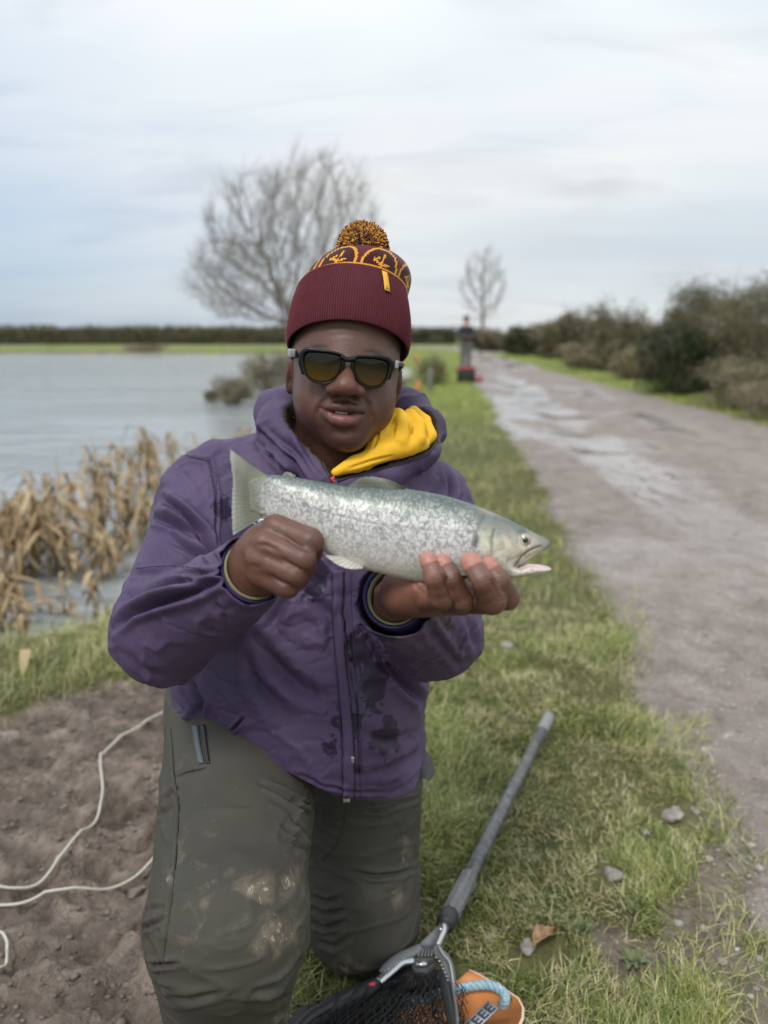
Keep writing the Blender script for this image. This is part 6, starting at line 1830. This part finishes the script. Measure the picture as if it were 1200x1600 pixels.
# vents: four bars
for k in range(5):
    a, b = (283 + k * 24, 420), (268 + k * 25, 472)
    V, F = tube([K(*zn(*a), .092), K(*zn(*b), .090)], .0018, 6); mesh_obj('bar', V, F, mGy.m, net)
slab([zn(225, 480), zn(400, 480), zn(385, 520), zn(330, 560), zn(250, 560), zn(215, 520)], .086, .016, .003, 'hinge_block', mGy.m, net)
V, F = tube([K(*zn(250, 535), .092), K(*zn(335, 535), .092)], .004, 10); mesh_obj('hinge_pin', V, F, mSv.m, net)
def arm(pts, w, z, name, mat, flat=.55):
    C = catmull([K(*zn(*p), z) for p in pts], 8); V, F = tube(C, np.interp(np.linspace(0, 1, len(C)), np.linspace(0, 1, len(w)), w), 12, flat=flat, upv=(0, 0, 1)); return mesh_obj(name, V, F, mat, net)
arm([(290, 400), (215, 440), (120, 480), (30, 550), (-15, 600)], [.0085, .0100, .0095, .0085, .007], .090, 'arm', mGy.m)
arm([(230, 500), (140, 515), (60, 580), (-20, 650), (-40, 665)], [.0075, .0085, .0085, .0080, .0075], .086, 'arm', mSv.m)
arm([(400, 390), (430, 440), (480, 500), (510, 600), (520, 690), (530, 760)], [.0080, .0100, .0105, .010, .009, .007], .090, 'arm', mGy.m)
arm([(425, 400), (460, 460), (508, 520), (530, 620), (538, 700), (545, 760)], [.0028] * 6, .098, 'arm_edge', mSv.m, 1)
arm([(475, 640), (490, 720), (520, 850), (540, 950), (560, 1100), (560, 1400)], [.0105, .0115, .0115, .0115, .0115, .011], .088, 'hoop', mGp.m, .7)
arm([(528, 640), (538, 720), (560, 860), (575, 1000), (590, 1200)], [.003] * 5, .098, 'hoop', mAl.m, 1)
arm([(-30, 655), (-110, 700), (-250, 760), (-420, 850), (-600, 960), (-760, 1150)], [.0085, .0100, .0110, .0110, .011, .011], .080, 'hoop', mGp.m, .8)
for k in range(7):       # moulded ruler ticks on both arms
    s = k / 6; a, b = 405 + 92 * s ** .7, 480 + 175 * s
    V, F = box(K(*zn(a, b), .0985), (.0045, .0016, .0016), rot('Z', -20 - 30 * s)); mesh_obj('tick', V, F, mSv.m, net, smooth=False)
    a, b = 170 - 130 * s, 478 + 90 * s ** 1.2
    V, F = box(K(*zn(a, b), .0985), (.0016, .0045, .0016), rot('Z', -20)); mesh_obj('tick', V, F, mSv.m, net, smooth=False)
V, F = box(K(*zn(-95, 690), .092), (.010, .006, .004), rot('Z', 20), .001); mesh_obj('red_clip', V, F, mPk.m, net)
# knotted netting: loose layers of diamond mesh slung below the hoop
mNt = Mat('netting_black', (.012, .012, .013), .6)
def netting(tl, tr, bl, br, nu, nv, z0, bulge, seed, rad):
    rg = np.random.default_rng(seed); mb = MB()
    def pt(i, j):
        a, b = i / nu, j / nv
        p = (np.array(tl) * (1 - a) + np.array(tr) * a) * (1 - b) + (np.array(bl) * (1 - a) + np.array(br) * a) * b
        n = fbm(a * 5, b * 5, 0, seed, 2)
        z = z0 + bulge * math.sin(math.pi * min(1, a)) * (1 - b * .3) + .018 * n
        return K(p[0] + 7 * fbm(a * 4 + 3, b * 4, 0, seed + 1, 2), p[1] + 7 * fbm(a * 4, b * 4 + 5, 0, seed + 2, 2), max(z, .02))
    P = {}
    for j in range(nv + 1):
        for i in range(nu + 1): P[i, j] = pt(i + (.5 if j % 2 else 0), j + rg.normal(0, .08))
    for j in range(nv):
        for i in range(nu):
            for i2 in ((i, i + 1) if j % 2 else (i - 1, i)):
                if (i2, j + 1) in P:
                    V, F = tube([P[i, j], (P[i, j] + P[i2, j + 1]) / 2 + np.array([rg.normal(0, .0006), 0, rg.normal(0, .0008)]), P[i2, j + 1]], rad, 3, caps=False); mb.add(V, F)
    return mb
n_all = MB()
for args in [((520, 1570), (712, 1548), (380, 1790), (725, 1760), 17, 22, .088, .015, 1, .0010), ((560, 1550), (700, 1530), (400, 1760), (712, 1760), 14, 18, .072, .02, 2, .0009),
             ((600, 1530), (700, 1520), (470, 1720), (705, 1730), 20, 26, .062, .012, 3, .0008), ((612, 1524), (688, 1512), (560, 1610), (700, 1610), 20, 18, .070, .02, 4, .0010), ((500, 1590), (640, 1540), (380, 1720), (600, 1700), 26, 20, .055, .02, 5, .0010), ((715, 1536), (728, 1545), (712, 1640), (722, 1640), 3, 16, .08, .01, 6, .0008)]:
    mb = netting(*args); n_all.V += mb.V; n_all.A += mb.A
    for k, l in mb.F.items(): n_all.F.setdefault(k, []).extend([x + n_all.n for x in l])
    n_all.n += mb.n
o = n_all.build('netting', mNt.m, net, smooth=False)
# the black woven skirt bunched along the near hoop
f = Field(np.array([-.30, .95, .0]), np.array([.1, 1.5, .16]), .005)
f.chain([K(592, 1540, .075), K(560, 1556, .072), K(520, 1578, .065), K(480, 1604, .06), K(430, 1650, .06)], [.007, .016, .020, .024, .03], .01)
V, Q = f.mesh(1); V = V + normals(V, Q) * (.003 * fbm(V[:, 0] * 40, V[:, 1] * 40, V[:, 2] * 40, 7, 3))[:, None]
mesh_obj('net_skirt', V, Q, mNt.m, net)
f = Field(np.array([-.10, 1.15, .0]), np.array([.15, 1.45, .12]), .004)
f.chain([K(612, 1535, .05), K(650, 1528, .05), K(690, 1530, .05)], [.012, .020, .014], .01); f.cone(K(650, 1535, .045), K(600, 1590, .03), .018, .022, .02)
V, Q = f.mesh(1); V = V + normals(V, Q) * (.004 * fbm(V[:, 0] * 50, V[:, 1] * 50, V[:, 2] * 50, 9, 3))[:, None]
mesh_obj('net_bunch', V, Q, mNt.m, net)

# ================================================================== ORANGE BOARD WITH BLUE ROPE
board = empty('orange_board', tuple(G(740, 1570, 0)))
tag(board, 'worn orange plastic board with a grey letter strip, lying under the landing net', 'board')
mOr = Mat('orange_plastic', rough=.42); mOr.color(mOr.mix(mOr.ramp(mOr.noise(14, 5, .7, .6), [(.50, 0.0), (.72, .55)]), (.78, .30, .10), (.50, .17, .05)))
mOr.bump(mOr.noise(60, 4), .12, .002)
oz = .040
opts = [(733, 1515), (748, 1522), (768, 1534), (790, 1546), (810, 1560), (817, 1574), (816, 1590), (806, 1612), (780, 1680), (620, 1720), (560, 1640), (600, 1585), (660, 1550), (716, 1530)]
P = np.array([K(a, b, oz) for a, b in opts]); Pc = P.copy(); c = P.mean(0); n = len(P)
V = np.concatenate([c + (P - c) * .985 + [0, 0, .0], P - [0, 0, .0015], P - [0, 0, .008], c + (P - c) * .98 - [0, 0, .010]])
T = poly_fill(P[:, :2], P)
mesh_obj('panel', V, [grid_faces(4, n, True), T, T[:, ::-1] + 3 * n], mOr.m, board, smooth=False)
mEd = Mat('board_edge_cream', (.66, .52, .36), .5)
V, F = tube([p + np.array([0, 0, -.003]) for p in P[:9]], .0034, 8); mesh_obj('edge', V, F, mEd.m, board)
# letter strip
a_, b_ = K(734, 1606, oz + .0012), K(765, 1576, oz + .0012); dx = unit(b_ - a_); dy = unit(np.cross([0, 0, 1], dx))
w_, h_ = .082, .0225
org = a_ - dx * .03
V = np.array([org + dx * x + dy * y + np.array([0, 0, z]) for z in (0, .0012) for x, y in ((0, -h_ / 2), (w_ + .012, -h_ / 2), (w_ + .012, h_ / 2), (0, h_ / 2))])
mesh_obj('letter_strip', V, np.array([[3, 2, 1, 0], [4, 5, 6, 7], [0, 1, 5, 4], [1, 2, 6, 5], [2, 3, 7, 6], [3, 0, 4, 7]]), Mat('strip_grey', (.36, .38, .42), .5).m, board, smooth=False)
cu = bpy.data.curves.new('lettering', 'FONT'); cu.body = 'FEEEE'; cu.size = .023; cu.extrude = .0003; cu.offset = .0006; cu.space_character = 1.12
tmp = bpy.data.objects.new('tmp_text', cu); col.objects.link(tmp); bpy.context.view_layer.update()
me = bpy.data.meshes.new_from_object(tmp.evaluated_get(bpy.context.evaluated_depsgraph_get()))
co = np.zeros(len(me.vertices) * 3); me.vertices.foreach_get('co', co); co = co.reshape(-1, 3)
co[:, 0] *= w_ / np.ptp(co[:, 0]); Vw = org + dx * .006 + co[:, :1] * dx + (co[:, 1:2] - .0082) * dy + (co[:, 2:3] + .0018) * np.array([0, 0, 1.])
d = {}
for p in me.polygons: d.setdefault(len(p.vertices), []).append(list(p.vertices))
lt = mesh_obj('lettering', Vw, [np.array(x) for x in d.values()], Mat('letter_ink', (.03, .035, .05), .6).m, board, smooth=False)
bpy.data.objects.remove(tmp); bpy.data.curves.remove(cu)
mHo = Mat('hole_dark', (.05, .03, .02), .7)
t = np.linspace(0, 2 * math.pi, 24, endpoint=False); hc = K(786, 1570, oz + .0012)
V, F = tube(hc + np.stack([np.cos(t) * .0085, np.sin(t) * .0085, 0 * t], 1), .0022, 8, True); mesh_obj('eyelet', V, F, Mat('eyelet_grey', (.16, .17, .18), .4).m, board)
rope = MB(); path = catmull([K(560, 1622, .035), K(590, 1588, .045), K(625, 1571, .052), K(665, 1558, .055), K(705, 1549, .058), K(735, 1541, .060), K(762, 1539, .062), K(781, 1546, .060), K(790, 1558, .052), K(788, 1568, .040), K(786, 1571, .028)], 14)
Tn = np.gradient(path, axis=0); Tn /= np.linalg.norm(Tn, axis=1)[:, None]; A_ = np.cross(Tn, [0, 0, 1.]); A_ /= np.linalg.norm(A_, axis=1)[:, None]; B_ = np.cross(Tn, A_)
Ls = np.concatenate([[0], np.cumsum(np.linalg.norm(np.diff(path, axis=0), axis=1))])
for k in range(3):
    ph = Ls / .030 * 2 * math.pi + k * 2 * math.pi / 3
    C = path + (A_ * np.cos(ph)[:, None] + B_ * np.sin(ph)[:, None]) * .0040; V, F = tube(C, .0043, 9); rope.add(V, F)
mRp = Mat('rope_blue', rough=.75); mRp.color(mRp.mix(mRp.ramp(mRp.noise(130, 4, .7), [(.4, 0.0), (.7, .8)]), (.20, .36, .44), (.55, .66, .69))); mRp.bump(mRp.noise(400, 3), .5, .001)
rp = rope.build('rope', mRp.m); tag(rp, 'pale blue twisted rope running through the hole of the orange board', 'rope')
rope2 = MB(); path = catmull([K(500, 1640, .03), K(560, 1612, .035), K(610, 1596, .03), K(660, 1590, .025)], 14)
Tn = np.gradient(path, axis=0); Tn /= np.linalg.norm(Tn, axis=1)[:, None]; A_ = np.cross(Tn, [0, 0, 1.]); A_ /= np.linalg.norm(A_, axis=1)[:, None]; B_ = np.cross(Tn, A_)
Ls = np.concatenate([[0], np.cumsum(np.linalg.norm(np.diff(path, axis=0), axis=1))])
for k in range(3):
    ph = Ls / .030 * 2 * math.pi + k * 2.1
    V, F = tube(path + (A_ * np.cos(ph)[:, None] + B_ * np.sin(ph)[:, None]) * .0040, .0043, 9); rope2.add(V, F)
o = rope2.build('rope', mRp.m); tag(o, 'second length of blue rope lying beneath the black netting', 'rope')

# ================================================================== FLY LINE ON THE MUD
mLi = Mat('line_cream', (.52, .50, .42), .5)
pl = [(-30, 1525), (0, 1512), (9, 1498), (12, 1482), (6, 1464), (-12, 1450), (-80, 1430), (-60, 1418), (-8, 1420), (60, 1413), (120, 1403), (180, 1380), (236, 1347), (300, 1290), (330, 1200), (300, 1140), (262, 1118), (215, 1147), (170, 1174), (160, 1188), (158, 1210), (161, 1245), (152, 1288), (122, 1328), (80, 1370), (35, 1394), (-20, 1402), (-90, 1400)]
C = catmull(np.array([list(G(a, b)[:2]) + [0] for a, b in pl]), 10)
C[:, 2] = np.maximum.reduce([gz(C[:, 0] + o, C[:, 1] + p) for o in (-.02, -.01, 0, .01, .02) for p in (-.02, -.01, 0, .01, .02)]) + .003
for _ in range(8): C[1:-1, 2] = np.maximum(C[1:-1, 2], (C[:-2, 2] + C[2:, 2]) / 2)
V, F = tube(C, .0030, 8); o = mesh_obj('fly_line', V, F, mLi.m); tag(o, 'cream coloured fly line looping over the mud at left', 'fishing line')

# ================================================================== FAR THINGS BY THE TRACK
def far_xyz(u, y, z=None):
    x = (u - 600) / F_PX * (y * CP + 1.15 * SP); return np.array([x, y, float(gz(x, y)) if z is None else z])
# angler standing on the track
fp = far_xyz(727, 24.5); an = empty('person', tuple(fp))
tag(an, 'distant angler standing on the track in dark jacket and grey trousers', 'person')
B3 = lambda x, y, z: fp + np.array([x, y, z])
f = Field(fp + [-.4, -.4, -.05], fp + [.4, .4, 1.75], .02)
f.ell(B3(0, 0, 1.50), (.085, .10, .12), 0); f.cone(B3(0, .01, 1.30), B3(0, 0, 1.42), .055, .05, .02); f.cone(B3(0, 0, .95), B3(0, 0, 1.28), .13, .15, .03)
for s in (-1, 1):
    f.cone(B3(s * .08, 0, .9), B3(s * .09, -.02, .48), .085, .06, .02); f.cone(B3(s * .09, -.02, .48), B3(s * .09, .02, .07), .058, .042, .02); f.cone(B3(s * .09, .03, .05), B3(s * .10, -.12, .03), .045, .04, .01)
    f.cone(B3(s * .17, 0, 1.26), B3(s * .21, -.03, 1.02), .05, .042, .03); f.cone(B3(s * .21, -.03, 1.02), B3(s * .08, -.22, 1.02), .04, .032, .01)
V, Q = f.mesh(1); mesh_obj('body', V, Q, mSk.m, an, attrs={'skin_col': np.tile([.45, .25, .20], (len(V), 1))})
def shell(g, name, mat, lo_, hi_):
    Vn = V + normals(V, Q) * .02; s = np.minimum(Vn[:, 2] - (fp[2] + lo_), (fp[2] + hi_) - Vn[:, 2]) if g is None else g(Vn)
    a, b = clip(Vn, Q, s); mesh_obj(name, a, b, mat, an)
shell(None, 'trousers', Mat('grey_trousers', (.13, .13, .135), .8).m, .09, .97)
shell(lambda q: np.minimum(np.minimum(q[:, 2] - (fp[2] + .90), fp[2] + 1.34 - q[:, 2]), q[:, 1] - (fp[1] - .20)), 'jacket', Mat('navy_jacket', (.025, .028, .045), .7).m, 0, 0)
f = Field(fp + [-.2, -.25, 1.45], fp + [.2, .25, 1.75], .015); f.ell(B3(0, .01, 1.56), (.10, .115, .09), 0); V, Q = f.mesh(1); mesh_obj('cap', V, Q, Mat('dark_cap', (.03, .032, .03), .8).m, an)
# tackle box with red lid in front of the angler
tp = far_xyz(728, 19.3); tbx = empty('tackle_box', tuple(tp)); tag(tbx, 'black tackle box with a dark red top standing at the track edge', 'tackle box')
mRed = Mat('dark_red', (.30, .02, .04), .5); mBl = Mat('box_black', (.02, .024, .024), .5)
V, F = box(tp + [0, 0, .15], (.42, .32, .28), None, .02); mesh_obj('body', V, F, mBl.m, tbx)
V, F = box(tp + [0, 0, .325], (.44, .34, .07), None, .03); mesh_obj('lid', V, F, mRed.m, tbx)
V, F = tube(catmull([tp + [-.13, -.02, .35], tp + [-.09, -.02, .41], tp + [.09, -.02, .41], tp + [.13, -.02, .35]], 6), .012, 8); mesh_obj('handle', V, F, mBl.m, tbx)
for s in (-1, 1):
    V, F = box(tp + [s * .12, -.17, .27], (.04, .02, .07), None, .005); mesh_obj('latch', V, F, mBl.m, tbx)
rp_ = far_xyz(747, 19.8); f = Field(rp_ + [-.2, -.2, -.02], rp_ + [.2, .2, .3], .012); f.ell(rp_ + [0, 0, .07], (.13, .09, .08), 0); f.ell(rp_ + [.05, 0, .13], (.06, .06, .05), .03)
V, Q = f.mesh(1); bgo = mesh_obj('bag', V + normals(V, Q) * (.01 * fbm(V[:, 0] * 14, V[:, 1] * 14, V[:, 2] * 14, 2, 2))[:, None], Q, Mat('faded_red', (.36, .12, .14), .8).m); tag(bgo, 'small faded red bag on the gravel beside the tackle box', 'bag')
# orange markers, grey post, small shrub, white tub
def cone_marker(u, y, h, lab):
    p = far_xyz(u, y); r = empty('marker_cone', tuple(p)); tag(r, lab, 'cone')
    mO = bpy.data.materials.get('cone_orange') or Mat('cone_orange', (.60, .18, .07), .6).m
    mb = MB(); V, F = box(p + [0, 0, h * .03], (h * .6, h * .6, h * .06), None, h * .02); mesh_obj('base', V, F, mO, r)
    V, F = tube([p + [0, 0, h * .05], p + [0, 0, h * .5], p + [0, 0, h]], [h * .24, h * .14, h * .05], 18); mesh_obj('cone', V, F, mO, r)
cone_marker(650, 33, .36, 'orange marker cone in the far grass beside the man\'s hat')
cone_marker(653, 15.5, .27, 'orange marker cone just above the man\'s hood')
pp_ = far_xyz(672, 16.8); V, F = box(pp_ + [0, 0, .22], (.11, .11, .46), None, .015); o = mesh_obj('post', V, F, Mat('post_grey', (.17, .17, .15), .85).m); tag(o, 'short weathered grey post in the grass between man and tackle box', 'post')
px_bush(650, 700, 600, 556, 18.5, 'small rounded green shrub behind the short grey post', 77, .95, .2, 4000, lob=5)
wp = far_xyz(633, 19.5); wt = empty('tub', tuple(wp)); tag(wt, 'white tub standing on the bank close to the man\'s cheek', 'tub')
V, F = tube([wp + [0, 0, 0], wp + [0, 0, .28]], [.12, .15], 20); mesh_obj('body', V, F, Mat('tub_white', (.7, .7, .68), .5).m, wt)
V, F = tube([wp + [0, 0, .27], wp + [0, 0, .31]], [.162, .162], 20); mesh_obj('lid', V, F, Mat('tub_lid', (.75, .74, .72), .5).m, wt)
